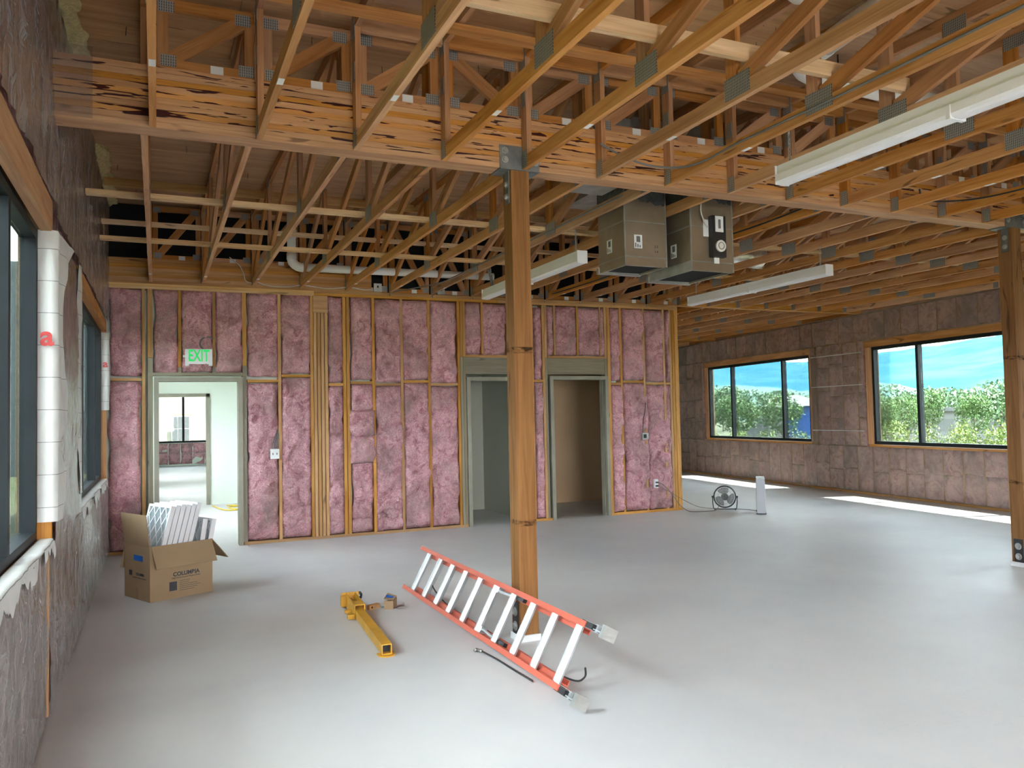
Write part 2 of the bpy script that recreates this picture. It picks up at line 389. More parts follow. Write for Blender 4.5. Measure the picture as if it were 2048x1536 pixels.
def tube(name, pts, r, mat, parent=None, seg=8, closed=False, smooth=True):
    pts = [Vector(p) for p in pts]; n = len(pts); vs_, fs = [], []
    prev = None
    for i, p in enumerate(pts):
        if closed: t = pts[(i + 1) % n] - pts[i - 1]
        else: t = pts[min(i + 1, n - 1)] - pts[max(i - 1, 0)]
        t.normalize()
        if prev is None:
            a = Vector((0, 0, 1)) if abs(t.z) < .9 else Vector((1, 0, 0))
            u = t.cross(a).normalized()
        else:
            u = (prev - t * prev.dot(t)).normalized()
        prev = u; v = t.cross(u)
        rr = r[i] if isinstance(r, (list, tuple)) else r
        for k in range(seg):
            an = 2 * math.pi * k / seg
            vs_.append(p + u * (rr * math.cos(an)) + v * (rr * math.sin(an)))
    m = n if closed else n - 1
    for i in range(m):
        j = (i + 1) % n
        for k in range(seg):
            k2 = (k + 1) % seg
            fs.append((i * seg + k, i * seg + k2, j * seg + k2, j * seg + k))
    if not closed:
        fs.append(tuple(range(seg - 1, -1, -1))); fs.append(tuple((n - 1) * seg + k for k in range(seg)))
    return mesh_obj(name, vs_, fs, mat, parent, smooth)
def spline(pts, n=8):
    out = []; P = [Vector(p) for p in pts]
    for i in range(len(P) - 1):
        p0, p1, p2, p3 = P[max(i - 1, 0)], P[i], P[i + 1], P[min(i + 2, len(P) - 1)]
        for k in range(n):
            t = k / n
            out.append(.5 * ((2 * p1) + (p2 - p0) * t + (2 * p0 - 5 * p1 + 4 * p2 - p3) * t * t + (3 * p1 - p0 - 3 * p2 + p3) * t ** 3))
    out.append(P[-1]); return out
def disc(name, c, axis, r, depth, mat, parent=None, seg=14):
    a = Vector(axis).normalized(); c = Vector(c)
    return tube(name, [c - a * depth / 2, c + a * depth / 2], r, mat, parent, seg, smooth=False)
def fbm(x, y, z, o=3): return mnoise.fractal(Vector((x, y, z)), .9, 2.0, o)
def text_obj(name, s, size, mat, parent, M, ext=.0015, align='CENTER', sx=1.0, off=0.0):
    cu = bpy.data.curves.new(name, 'FONT'); cu.body = s; cu.size = size; cu.extrude = ext; cu.offset = off; cu.align_x = align; cu.align_y = 'CENTER'
    tmp = bpy.data.objects.new(name + '_tmp', cu)
    me = bpy.data.meshes.new_from_object(tmp); bpy.data.objects.remove(tmp)
    me.materials.clear(); me.materials.append(MAT[mat])
    o = bpy.data.objects.new(name, me); o.matrix_basis = M @ Matrix.Diagonal((sx, 1, 1, 1))
    return link(o, parent)
def face_matrix(origin, right, up):
    r = Vector(right).normalized(); u = Vector(up).normalized(); n = r.cross(u); m = Matrix.Identity(4)
    for i in range(3): m[i][0], m[i][1], m[i][2], m[i][3] = r[i], u[i], n[i], origin[i]
    return m
ORD = ['first', 'second', 'third', 'fourth', 'fifth', 'sixth', 'seventh', 'eighth', 'ninth', 'tenth', 'eleventh', 'twelfth', 'thirteenth', 'fourteenth', 'fifteenth', 'sixteenth', 'seventeenth', 'eighteenth', 'nineteenth', 'twentieth', 'twenty-first', 'twenty-second']

# ------------------------------------------------------------------ key dimensions (metres)
S = .6096; X0 = -.0361; XB = X0 - .05          # truss spacing, near-bay and far-bay first truss
YB0, YB1 = 5.155, 5.315                         # main beam near / far face
HB = 3.339                                      # beam bottom = bottom of the trusses
YP = 10.85                                      # partition face
XL = -.549; XPE = 7.80
SILL, HEAD = .93, 2.697
def deck(y): return 4.2 + .02 * (y - 4)
def wallx(y): return 10.4805 + .1359 * y        # skewed right wall, inner face
RWM = Matrix(((.1347, .9909, 0, 10.4805), (.9909, -.1347, 0, 0), (0, 0, 1, 0), (0, 0, 0, 1)))  # local x along wall, y outward, z up
def sw(y): return y / .9909

# ------------------------------------------------------------------ floor and roof deck
fl = mesh_obj('floor', [(-.72, -5, 0), (wallx(-5) + .17, -5, 0), (wallx(33) + .17, 33, 0), (-.72, 33, 0), (-.72, -5, -.2), (wallx(-5) + .17, -5, -.2), (wallx(33) + .17, 33, -.2), (-.72, 33, -.2)],
              [(0, 1, 2, 3), (7, 6, 5, 4), (0, 4, 5, 1), (1, 5, 6, 2), (2, 6, 7, 3), (3, 7, 4, 0)], 'floor')
tag(fl, 'wide pale grey primed concrete floor with faint scuffs', 'floor', kind='structure')
v = []
for y in (-5, 33):
    for x in (-.75, wallx(y) + .25):
        for dz in (.022, .16): v.append((x, y, deck(y) + dz))
cl = mesh_obj('ceiling', v, [(0, 2, 6, 4), (1, 5, 7, 3), (0, 1, 3, 2), (4, 6, 7, 5), (0, 4, 5, 1), (2, 3, 7, 6)], 'ply')
tag(cl, 'brown plywood roof deck above the open trusses', 'ceiling', kind='structure')
row = 0; y = -1.2
while y < 20.2:
    x = -.72 - (1.22 if row % 2 else 0)
    while x < wallx(y):
        x0, x1 = max(x, -.72), min(x + 2.438, wallx(y) + .1)
        if x1 - x0 > .2:
            zc = deck(y + .61) + .010
            stick('plywood_sheet', (x0 + .002, y + .61, zc), (x1 - .002, y + .61, zc), 1.215, .018, 'ply', cl, up=(0, -.02, 1))
        x += 2.44
    y += 1.22; row += 1
for i in range(70):
    xx, yy = R.uniform(-.4, 7.5), R.uniform(4.0, 10.6)
    zz = deck(yy)
    tube('nail', [(xx, yy, zz + .01), (xx + R.uniform(-.008, .008), yy, zz - R.uniform(.04, .07))], .0022, 'blackpl', cl, 5)

# ------------------------------------------------------------------ insulated wall pieces
def batt(x0, x1, z0, z1, yf, depth, parent, seed, M=None, bulge=.030, name='insulation_batt', step=.04, rough=1.0):
    W, H = x1 - x0, z1 - z0
    nx = max(4, int(W / step)); nz_ = max(4, int(H / (step * 1.25)))
    cx, cz = (x0 + x1) / 2, (z0 + z1) / 2
    vs_, fs = [], []
    for j in range(nz_ + 1):
        for i in range(nx + 1):
            a, b = i / nx, j / nz_
            x = x0 + W * a; z = z0 + H * b
            ex = min(a, 1 - a) * W; ez = min(b, 1 - b) * H
            e = min(1, min(ex, ez) / .05)
            wob = fbm(x * 3.1 + seed, 0, z * 4.3, 3) * .034 * rough
            if i in (0, nx): x += wob
            if j in (0, nz_): z += fbm(x * 6 + seed, 3, z * 3, 2) * .018
            d = bulge * math.sqrt(max(0, 1 - (1 - e) ** 2)) + rough * (fbm(x * 4.4 + seed, 1.7, z * 4.4, 4) * .055 + fbm(x * 15 + seed, 5, z * 13, 2) * .016) * (.3 + .7 * e)
            cr = fbm(x * 1.7 + seed * 3, 9, z * 2.2, 3)
            d -= .055 * rough * max(0, 1 - abs(cr) / .055) * e
            vs_.append((x - cx, -d, z - cz))
    n = (nx + 1)
    for j in range(nz_):
        for i in range(nx):
            k = j * n + i; fs.append((k, k + 1, k + 1 + n, k + n))
    ring = [i for i in range(nx)] + [nx + j * n for j in range(nz_)] + [nz_ * n + nx - i for i in range(nx)] + [(nz_ - j) * n for j in range(nz_)]
    k0 = len(vs_)
    for r_ in ring: vs_.append((vs_[r_][0] * .97, depth, vs_[r_][2] * .995))
    m = len(ring)
    for t in range(m): fs.append((ring[t], k0 + t, k0 + (t + 1) % m, ring[(t + 1) % m]))
    T = Matrix.Translation((cx, yf, cz)); T = M @ T if M is not None else T
    return mesh_obj(name, vs_, fs, 'batt' if rough > .5 else 'batt_pale', parent, True, T)
def sheet(x0, x1, z0, z1, yf, parent, seed, M=None, mat='poly', amp=1.0, ragged_top=0, ragged_bot=0, step=.045, name='plastic_sheet'):
    W, H = x1 - x0, z1 - z0; nx = max(3, int(W / step)); nz_ = max(3, int(H / step))
    cx, cz = (x0 + x1) / 2, (z0 + z1) / 2; vs_, fs = [], []
    for j in range(nz_ + 1):
        for i in range(nx + 1):
            a, b = i / nx, j / nz_; x = x0 + W * a; z = z0 + H * b
            if ragged_top and b > .7: z += (b - .7) / .3 * ragged_top * fbm(x * 2.3 + seed, 0, 1, 4)
            if ragged_bot and b < .3: z += (.3 - b) / .3 * ragged_bot * fbm(x * 3.1 + seed, 4, 1, 4)
            d = .007 * fbm(x * 1.6 + seed, 2, z * 1.3, 3)
            rd = fbm(x * 5.5 + seed + .35 * z, 7, z * .9, 3); d += .008 * (1 - min(1, abs(rd) * 3.2))
            rd2 = fbm(x * 3.0 + z * 2.4 + seed, 11, z * 2.0, 3); d += .006 * (1 - min(1, abs(rd2) * 4.5))
            vs_.append((x - cx, -d * amp, z - cz))
    n = nx + 1
    for j in range(nz_):
        for i in range(nx):
            k = j * n + i; fs.append((k, k + 1, k + 1 + n, k + n))
    T = Matrix.Translation((cx, yf, cz)); T = M @ T if M is not None else T
    return mesh_obj(name, vs_, fs, mat, parent, True, T)
def studded(parent, M, s0, s1, z0, z1, yf, first, rows, seed, sp=.406):
    """studs and batts between s0..s1 (local x) behind a sheet"""
    s = first
    edges = []
    while s < s1 - .02:
        if s > s0 - .02: edges.append(s)
        s += sp
    for e in edges: upright('stud', e, e + .038, yf + .075, yf + .13, z0, z1, 'stud', parent, M)
    pts = [s0 - .038] + edges + [s1]
    for a, b in zip(pts[:-1], pts[1:]):
        if b - a - .038 < .06: continue
        zz = [z0] + [r + R.uniform(-.07, .07) for r in rows if z0 < r < z1 and R.random() > .22] + [z1]
        for c, d in zip(zz[:-1], zz[1:]):
            seed += 1.37
            batt(a + .026 + R.uniform(0, .014), b + .008 - R.uniform(0, .014), c + .008, d - .008, yf + .062, .06, parent, seed, M, bulge=.014, step=.09, rough=.3)
# left wall local frame: local x = world Y reversed so that local y (outward) = -X
LWM = Matrix(((0, -1, 0, XL), (1, 0, 0, 0), (0, 0, 1, 0), (0, 0, 0, 1)))   # local x -> +Y, local y -> -X

# ------------------------------------------------------------------ left wall
WL = thing('wall_left', (XL, 5, 0), 'long left wall of studs and pink batts under wrinkled clear plastic', 'wall', kind='structure')
opens_l = [(-3.6, .6), (1.6, 5.27), (7.08, 10.70), (12.0, 15.6), (18, 21.6), (24, 27.6)]  # first opening is unseen, invented to let sky light in
def wall_boxes(opens, a, b, top, t0, t1):
    L = [(a, b, t0, t1, 0, SILL), (a, b, t0, t1, HEAD, top)]
    cur = a
    for o0, o1 in opens: L.append((cur, o0, t0, t1, SILL, HEAD)); cur = o1
    L.append((cur, b, t0, t1, SILL, HEAD)); return L
boxes('sheathing', wall_boxes(opens_l, -5, 33, 4.32, .14, .172), 'osb', WL, LWM)
boxes('drywall', [(11.0, 33, .0, .13, 0, SILL), (11.0, 33, 0, .13, HEAD, 3.3), (11, 12, 0, .13, SILL, HEAD), (15.6, 18, 0, .13, SILL, HEAD), (21.6, 24, 0, .13, SILL, HEAD), (27.6, 33, 0, .13, SILL, HEAD)], 'cream', WL, LWM)
studded(WL, LWM, 2.6, 10.82, .04, SILL - .04, .012, 2.61, [], 3.0)
studded(WL, LWM, 5.35, 7.04, SILL, HEAD, .012, 5.7, [1.9], 40.0)
studded(WL, LWM, 2.6, 10.82, HEAD + .19, 4.16, .012, 2.61, [3.3], 60.0)
boxes('header', [(1.5, 5.31, .004, .06, HEAD, HEAD + .185)], 'fir', WL, LWM)
boxes('header', [(7.04, 10.74, .004, .06, HEAD, HEAD + .125)], 'fir', WL, LWM)
boxes('rough_sill', [(1.5, 5.31, .006, .14, SILL - .04, SILL)], 'stud', WL, LWM)
boxes('rough_sill', [(7.04, 10.74, .006, .14, SILL - .04, SILL)], 'stud', WL, LWM)
for s in (5.27, 7.04, 10.70): upright('jamb_stud', s, s + .04, .002, .14, SILL, HEAD, 'fir', WL, LWM)
upright('bare_stud', 5.0, 5.04, -.012, .10, .02, SILL - .05, 'fir', WL, LWM)
sheet(2.4, 4.99, .01, SILL - .02, -.004, WL, 5.1, LWM, 'poly2', 1.1)
sheet(5.05, 10.84, .01, SILL - .02, -.004, WL, 9.7, LWM, 'poly2', 1.1)
sheet(5.33, 7.04, SILL - .02, HEAD + .05, -.006, WL, 14.2, LWM, 'poly2', 1.0)
sheet(2.4, 5.34, HEAD + .18, 4.24, -.006, WL, 22.4, LWM, 'poly2', 1.8)
sheet(5.34, 10.84, HEAD + .13, 4.24, -.006, WL, 31.4, LWM, 'poly2', 1.6)
# plastic folded round onto the end of the beam
sheet(XL, -.335, HB + .01, 3.77, YB0 - .008, WL, 3.3, None, 'poly3', .3)
# spray foam along the roof edge
def foam_strip(y0, y1, seed):
    n = int((y1 - y0) / .035); vs_, fs = [], []; m = 9
    for i in range(n + 1):
        y = y0 + (y1 - y0) * i / n
        taper = min(1, min(i, n - i) / 3 + .15)
        rr = (.075 + .03 * fbm(y * 3 + seed, 0, 0, 3)) * taper
        for k in range(m):
            a = -.1 + (math.pi * .5 + .2) * k / (m - 1)
            q = rr * (1 + .35 * fbm(y * 9 + seed, k * .5, 2, 3))
            vs_.append((XL + .015 + math.cos(a) * q * 1.25, y, deck(y) - .004 - math.sin(a) * q * .9))
    for i in range(n):
        for k in range(m - 1): fs.append((i * m + k, (i + 1) * m + k, (i + 1) * m + k + 1, i * m + k + 1))
    return mesh_obj('spray_foam', vs_, fs, 'foam', WL, True)
foam_strip(4.9, 6.75, 1.0); foam_strip(8.55, 11.0, 5.0)
# loose house wrap beside the windows
def wrap_flap(name, zlist, y_in, x_in, seed, curl=.03):
    """zlist: (z, y of free edge, x of free edge)"""
    vs_, fs = [], []; n = 9; Z = []
    for a, b in zip(zlist[:-1], zlist[1:]):
        for t in range(5): Z.append(tuple(a[i] + (b[i] - a[i]) * t / 5 for i in range(3)))
    Z.append(zlist[-1])
    for z, yf, xf in Z:
        for k in range(n + 1):
            t = k / n
            if t < .34:
                q = t / .34; yy = y_in - .010 * math.sin(q * math.pi); xx = x_in + (XL + curl - x_in) * q
            else:
                q = (t - .34) / .66; yy = y_in + (yf - y_in) * q
                xx = XL + curl + (xf - XL - curl) * q + (.008 * math.sin(q * 7 + z * 3 + seed) + .012 * fbm(yy * 4, z * 3, seed, 3)) * min(1, q * 3)
            vs_.append((xx, yy, z + .012 * fbm(yy * 5, seed, z, 2)))
    m = n + 1
    for i in range(len(Z) - 1):
        for k in range(n): fs.append((i * m + k, i * m + k + 1, (i + 1) * m + k + 1, (i + 1) * m + k))
    return mesh_obj(name, vs_, fs, 'wrap', WL, True)
f1 = wrap_flap('house_wrap', [(2.70, 5.84, -.488), (2.56, 5.62, -.50), (2.44, 5.50, -.505), (2.28, 5.40, -.515), (2.05, 5.42, -.515), (1.86, 5.50, -.512), (1.75, 5.62, -.508), (1.66, 5.68, -.505), (1.58, 5.62, -.505), (1.51, 5.44, -.515), (1.44, 5.40, -.515), (1.36, 5.50, -.51), (1.31, 5.64, -.505), (1.22, 5.66, -.505), (1.10, 5.62, -.508), (1.03, 5.50, -.512)], 5.262, -.622, 1.0)
f2 = wrap_flap('house_wrap', [(2.80, 6.72, -.535), (2.5, 6.68, -.535), (2.0, 6.66, -.532), (1.6, 6.70, -.532), (1.3, 6.74, -.535), (1.05, 6.95, -.54)], 7.085, -.56, 4.0, .014)
f3 = wrap_flap('house_wrap', [(2.68, 10.83, -.53), (2.3, 10.83, -.525), (2.0, 10.82, -.525), (1.75, 10.76, -.54)], 10.692, -.605, 8.0, .03)
text_obj('red_letter', 'a', .16, 'red_ink', f1, face_matrix((-.572, 5.236, 2.085), (1, 0, 0), (0, 0, 1)), .001, off=.004)
text_obj('red_letter', 'a', .12, 'red_ink', f3, face_matrix((-.560, 10.668, 2.30), (1, 0, 0), (0, 0, 1)), .001, off=.003)
def sill_wrap(y0, y1, seed, gaps):
    vs_, fs = [], []; n = int((y1 - y0) / .03); prof = 6
    for i in range(n + 1):
        y = y0 + (y1 - y0) * i / n
        dr = .085 + .075 * fbm(y * 3.3 + seed, 0, 0, 4) + .05 * fbm(y * 11 + seed, 2, 0, 2)
        for g0, g1 in gaps:
            if g0 < y < g1: dr *= .12
        dr = max(.004, dr)
        for k in range(prof + 1):
            t = k / prof
            if t < .4: vs_.append((-.61 + (.075) * t / .4, y, SILL + .008))
            else:
                q = (t - .4) / .6
                vs_.append((-.537 + .010 * q + .010 * fbm(y * 5, q * .5, seed, 2) * q, y, SILL + .008 - dr * q))
    m = prof + 1
    for i in range(n):
        for k in range(prof): fs.append((i * m + k, (i + 1) * m + k, (i + 1) * m + k + 1, i * m + k + 1))
    return mesh_obj('house_wrap', vs_, fs, 'wrap', WL, True)
sill_wrap(2.6, 5.26, 2.0, [(4.55, 4.8)]); sill_wrap(7.1, 10.7, 6.0, [(8.0, 8.3), (9.1, 9.4)])

# ------------------------------------------------------------------ right wall
WR = thing('wall_right', (wallx(10), 10, 0), 'skewed right wall of pink batts under clear plastic with two big windows', 'wall', kind='structure')
opens_r = [(sw(.85), sw(4.9)), (sw(6.66), sw(10.71)), (sw(12.47), sw(16.48))]
boxes('sheathing', wall_boxes(opens_r, sw(-5), sw(33), 4.35, .14, .17), 'osb', WR, RWM)
studded(WR, RWM, sw(6.0), sw(18.8), .03, SILL - .05, .012, sw(6.0), [.46], 100.0)
studded(WR, RWM, sw(10.95), sw(12.32), SILL - .05, HEAD + .15, .012, sw(11.15), [1.4, 1.9, 2.4], 200.0)
studded(WR, RWM, sw(16.75), sw(18.8), SILL - .05, HEAD + .15, .012, sw(16.9), [1.4, 1.9, 2.4], 240.0)
studded(WR, RWM, sw(6.0), sw(18.8), HEAD + .16, 3.34, .012, sw(6.0), [], 300.0)
for a, b in ((6.66, 10.71), (12.47, 16.48)):
    box('header', sw(a) - .05, sw(b) + .17, -.004, .1, HEAD + .004, HEAD + .13, 'fir', WR, RWM)
    box('rough_sill', sw(a) - .02, sw(b) + .12, -.004, .13, SILL - .05, SILL - .002, 'fir', WR, RWM)
    upright('jamb_stud', sw(b), sw(b) + .14, -.003, .13, SILL, HEAD, 'fir', WR, RWM)
    upright('jamb_stud', sw(a) - .05, sw(a), -.003, .13, SILL, HEAD, 'fir', WR, RWM)
    box('sill_paper', sw(a) + .0, sw(b) - .25, -.012, .05, SILL - .012, SILL - .004, 'wrap', WR, RWM)
sheet(sw(6.0), sw(11.5), .01, SILL - .05, -.006, WR, 71.0, RWM, 'poly', 1.5)
sheet(sw(11.5), sw(18.8), .01, SILL - .05, -.006, WR, 77.0, RWM, 'poly', 1.5)
sheet(sw(10.87), sw(12.42), SILL - .06, 3.36, -.010, WR, 82.0, RWM, 'poly', .9, ragged_top=.05)
sheet(sw(16.66), sw(18.8), SILL - .06, 3.34, -.008, WR, 88.0, RWM, 'poly', 1.0)
sheet(sw(6.0), sw(10.87), HEAD + .12, 3.40, -.010, WR, 93.0, RWM, 'poly', 2.2, ragged_top=.10, ragged_bot=.03)
sheet(sw(12.42), sw(16.66), HEAD + .12, 3.36, -.010, WR, 97.0, RWM, 'poly', 2.0, ragged_top=.09, ragged_bot=.03)
box('sole_plate', sw(6.0), sw(18.8), -.022, .1, 0, .035, 'stud', WR, RWM)
box('rim_board', sw(5.0), sw(18.8), .06, .13, 3.36, 4.3, 'fir_web', WR, RWM)
for zz in (1.16, 2.02, 2.62):
    sheet(sw(10.90), sw(12.38), zz, zz + .012, -.030, WR, zz, RWM, 'paper', .4, name='seam_tape')

# far end wall, wall behind the camera, wall beside the far bay
we = thing('wall_far', (10, 19.5, 0), 'dim drywall end wall at the far end of the room', 'wall', kind='structure')
box('drywall', XPE - .2, 13.6, 19.5, 19.62, 0, 4.6, 'cream', we)
wf = thing('wall_front', (4, -4.8, 0), 'unseen front wall with an added opening for sky light', 'wall', kind='structure')
boxes('drywall', [(-.72, .3, -4.84, -4.72, 0, 4.1), (4.0, 10.1, -4.84, -4.72, 0, 4.1), (.3, 4.0, -4.84, -4.72, 0, SILL), (.3, 4.0, -4.84, -4.72, HEAD, 4.1)], 'cream', wf)  # opening is unseen, added and sized to let sky light in

# ------------------------------------------------------------------ windows
def window(name, M, s0, s1, mull, label, rec, dep, gl):
    o = thing(name, tuple(M @ Vector(((s0 + s1) / 2, 0, SILL))), label, 'window', kind='structure')
    fw = .055
    for a, b, c, d in ((s0, s1, SILL, SILL + fw), (s0, s1, HEAD - fw, HEAD)): box('window_frame', a, b, rec, rec + dep, c, d, 'alu', o, M)
    for a in (s0, s1 - fw): box('window_frame', a, a + fw, rec, rec + dep, SILL + fw, HEAD - fw, 'alu', o, M)
    for m_ in mull: box('mullion', m_ - .03, m_ + .03, rec, rec + dep, SILL + fw, HEAD - fw, 'alu', o, M)
    ed = [s0 + fw] + [q for m_ in sorted(mull) for q in (m_ - .03, m_ + .03)] + [s1 - fw]
    for a, b in zip(ed[::2], ed[1::2]): box('pane', a, b, rec + gl, rec + gl + .006, SILL + fw, HEAD - fw, 'glass', o, M)
    return o
window('window_1', RWM, sw(12.47), sw(16.48), [sw(15.43), sw(13.42)], 'black framed three-pane window farther along the right wall', .02, .09, .05)
window('window_2', RWM, sw(6.66), sw(10.71), [sw(9.64), sw(7.6)], 'black framed window in the right wall beside the right post', .02, .09, .05)
window('window_5', RWM, sw(.85), sw(4.9), [sw(3.8), sw(1.9)], 'black framed window of the right wall behind the right post', .02, .09, .05)
window('window_3', LWM, 1.6, 5.27, [4.32, 2.9], 'near dark framed window in the left wall', .075, .08, .06)
window('window_4', LWM, 7.08, 10.70, [9.75, 8.2], 'dark framed window in the left wall next to the pink partition', .06, .08, .05)
# ------------------------------------------------------------------ glulam beams
def glulam(name, x0, x1, y0, y1, z0, z1, label, mat, n):
    o = thing(name, ((x0 + x1) / 2, (y0 + y1) / 2, z0), label, 'beam')
    h = (z1 - z0) / n
    for i in range(n):
        off = R.uniform(-.0015, .0015)
        stick('lamination', (x0, (y0 + y1) / 2 + off, z0 + h * (i + .5)), (x1, (y0 + y1) / 2 + off, z0 + h * (i + .5)), y1 - y0, h - .0012, mat if (i or mat != 'glulam') else 'fir', o)
    return o
BEAM = glulam('glulam_beam', XL + .01, wallx(5.2) - .01, YB0, YB1, HB, 3.715, 'long dark-spotted glulam beam resting on both timber posts', 'glulam', 10)
BEAM2 = glulam('glulam_beam', XL + .01, 2.72, YP + .002, YP + .13, 3.315, 3.63, 'shorter clean glulam beam on top of the pink partition', 'glulam2', 8)
BEAM3 = glulam('glulam_beam', XPE + .02, wallx(10.95) - .01, YP + .05, YP + .18, HB, 3.66, 'glulam beam from the partition end to the right wall', 'glulam2', 8)
BEAM4 = glulam('glulam_beam', XPE + .05, wallx(16.1) - .01, 16.05, 16.2, HB, 3.66, 'farthest glulam beam crossing beyond the partition', 'glulam2', 8)

# ------------------------------------------------------------------ trusses
PLM = {}
def plate(x, y, z, ly, lz, ang, side, parent, th=.004):
    """toothed connector plate on the truss side at X=x (side -1 left, 1 right)"""
    key = (round(ly, 3), round(lz, 3))
    me = PLM.get(key)
    if me is None:
        me = bpy.data.meshes.new('connector_plate'); me.from_pydata(boxv(-ly / 2, ly / 2, -th / 2, th / 2, -lz / 2, lz / 2), [], BF); me.update(); me.materials.append(MAT['plate']); PLM[key] = me
    o = bpy.data.objects.new('connector_plate', me)
    c, s_ = math.cos(ang), math.sin(ang)
    o.matrix_basis = Matrix(((0, 1, 0, x + side * th * .4), (c, 0, -s_, y), (s_, 0, c, z), (0, 0, 0, 1)))
    return link(o, parent)
def truss(X, y0, y1, joints, label, group, first_diag=True, diag0=True, tagy=None, detail=True):
    """X = left face; runs y0 (near) .. y1 (far); joints = near-to-far bottom panel points"""
    t = thing('roof_truss', (X + .019, (y0 + y1) / 2, HB), label, 'truss', group)
    xc = X + .019; ch = .089
    stick('bottom_chord', (xc, y0, HB + ch / 2), (xc, y1, HB + ch / 2), .038, ch, 'fir', t)
    stick('top_chord', (xc, y0, deck(y0) - ch / 2), (xc, y1, deck(y1) - ch / 2), .038, ch, 'fir_web', t)
    zb = HB + ch
    pts = list(joints)
    for e, sgn in ((y0, 1), (y1, -1)):
        yy = e + sgn * .045
        stick('end_post', (xc, yy, zb), (xc, yy, deck(yy) - ch), .038, .089, 'fir_web', t, up=(0, 1, 0))
    for yj in pts:
        stick('web', (xc, yj + .05, zb), (xc, yj + .05, deck(yj) - ch), .038, .089, 'fir_web', t, up=(0, 1, 0))
    seq = [y0 + .05] + pts + [y1 - .1]
    for i in range(len(seq) - 1):
        near, far = seq[i], seq[i + 1]
        if i == len(seq) - 2 and not first_diag: continue
        if i == 0 and not diag0: continue
        stick('web', (xc, far - .02, zb + .03), (xc, near + .12, deck(near) - ch - .03), .036, .089, 'fir_web', t)
    if detail:
        for yj in pts:
            plate(X, yj, HB + .082, .21, .125, 0, -1, t); plate(X + .038, yj, HB + .082, .21, .125, 0, 1, t)
            plate(X, yj, deck(yj) - .09, .17, .09, 0, -1, t)
        plate(X, y1 - .05, HB + .065, .075, .12, 0, -1, t); plate(X, y1 - .05, deck(y1) - .10, .09, .13, 0, -1, t)
        plate(X, y0 + .05, HB + .065, .075, .12, 0, -1, t)
        plate(X, y1 - .05, HB + .50, .06, .12, 0, -1, t)
    if tagy: box('lumber_tag', X + .004, X + .036, tagy - .04, tagy + .04, HB - .0015, HB, 'paper', t)
    return t
for k in range(15):
    xk = X0 + S * k
    truss(xk, max(-.9, (xk - 10.48) / .1359 + .3), YB0 - .002, [1.5, 3.555], f'near-bay roof truss hung on the long beam, {ORD[k]} from the left wall', 'near-bay roof trusses', first_diag=False, tagy=4.22)
for k in range(20):
    xk = XB + S * k
    yn = max(YB1 + .002, (xk + .06 - 10.4805) / .1359)
    far = YP - .002 if k < 13 else YP + .048
    if far - yn < 1.0: continue
    jj = [j for j in (7.03, 9.1) if j > yn + .3]
    truss(xk, yn, far, jj, f'middle-bay roof truss beyond the long beam, {ORD[k]} from the left wall', 'middle-bay roof trusses', tagy=10.28)
for k in range(13, 22):
    xk = XB + .03 + S * k
    yn = max(YP + .182, (xk + .06 - 10.4805) / .1359)
    if 16.048 - yn < 1.0: continue
    truss(xk, yn, 16.048, [j for j in (12.8, 14.5) if j > yn + .3], f'far-bay roof truss behind the partition end, {ORD[k - 13]} from the partition', 'far-bay roof trusses')
for k in range(13, 23):
    xk = XB + .06 + S * k
    yn = max(16.202, (xk + .06 - 10.4805) / .1359)
    if 19.45 - yn < .8: continue
    truss(xk, yn, 19.45, [17.9] if yn < 17.5 else [], f'end roof truss past the farthest beam, {ORD[k - 13]} from the partition side', 'end-bay roof trusses', detail=False)

# lateral braces running across the trusses
def brace(label, x0, x1, y, z, wd, ht, mat='pine'):
    o = thing('lateral_brace', ((x0 + x1) / 2, y, z), label, 'brace', 'lateral braces across the trusses')
    n = max(1, int((x1 - x0) / 4.2)); seg = (x1 - x0) / n
    for i in range(n):
        stick('board', (x0 + seg * i + .002, y, z), (x0 + seg * (i + 1) - .002, y, z + R.uniform(-.004, .004)), wd, ht, mat, o)
    return o
brace('pale wide brace across the near-bay trusses above the front light', .3, 4.28, 3.475, 3.575, .038, .089)
brace('thin brace tucked under the near-bay top chords in front of the long beam', XL + .02, 7.2, 4.80, 4.098, .089, .038, 'fir')
brace('lowest pale brace lying on the middle-bay chords near the partition', XL + .03, 8.5, 8.93, 3.449, .089, .038)
brace('pale brace fixed across the middle-bay webs halfway up near the partition', XL + .03, 8.5, 9.175, 3.675, .089, .038)
brace('pale brace lying on the middle-bay chords just beyond the long beam', XL + .03, 10.5, 7.19, 3.449, .089, .038)
brace('highest pale brace under the middle-bay top chords', XL + .03, 8.5, 9.62, 4.215, .038, .085)

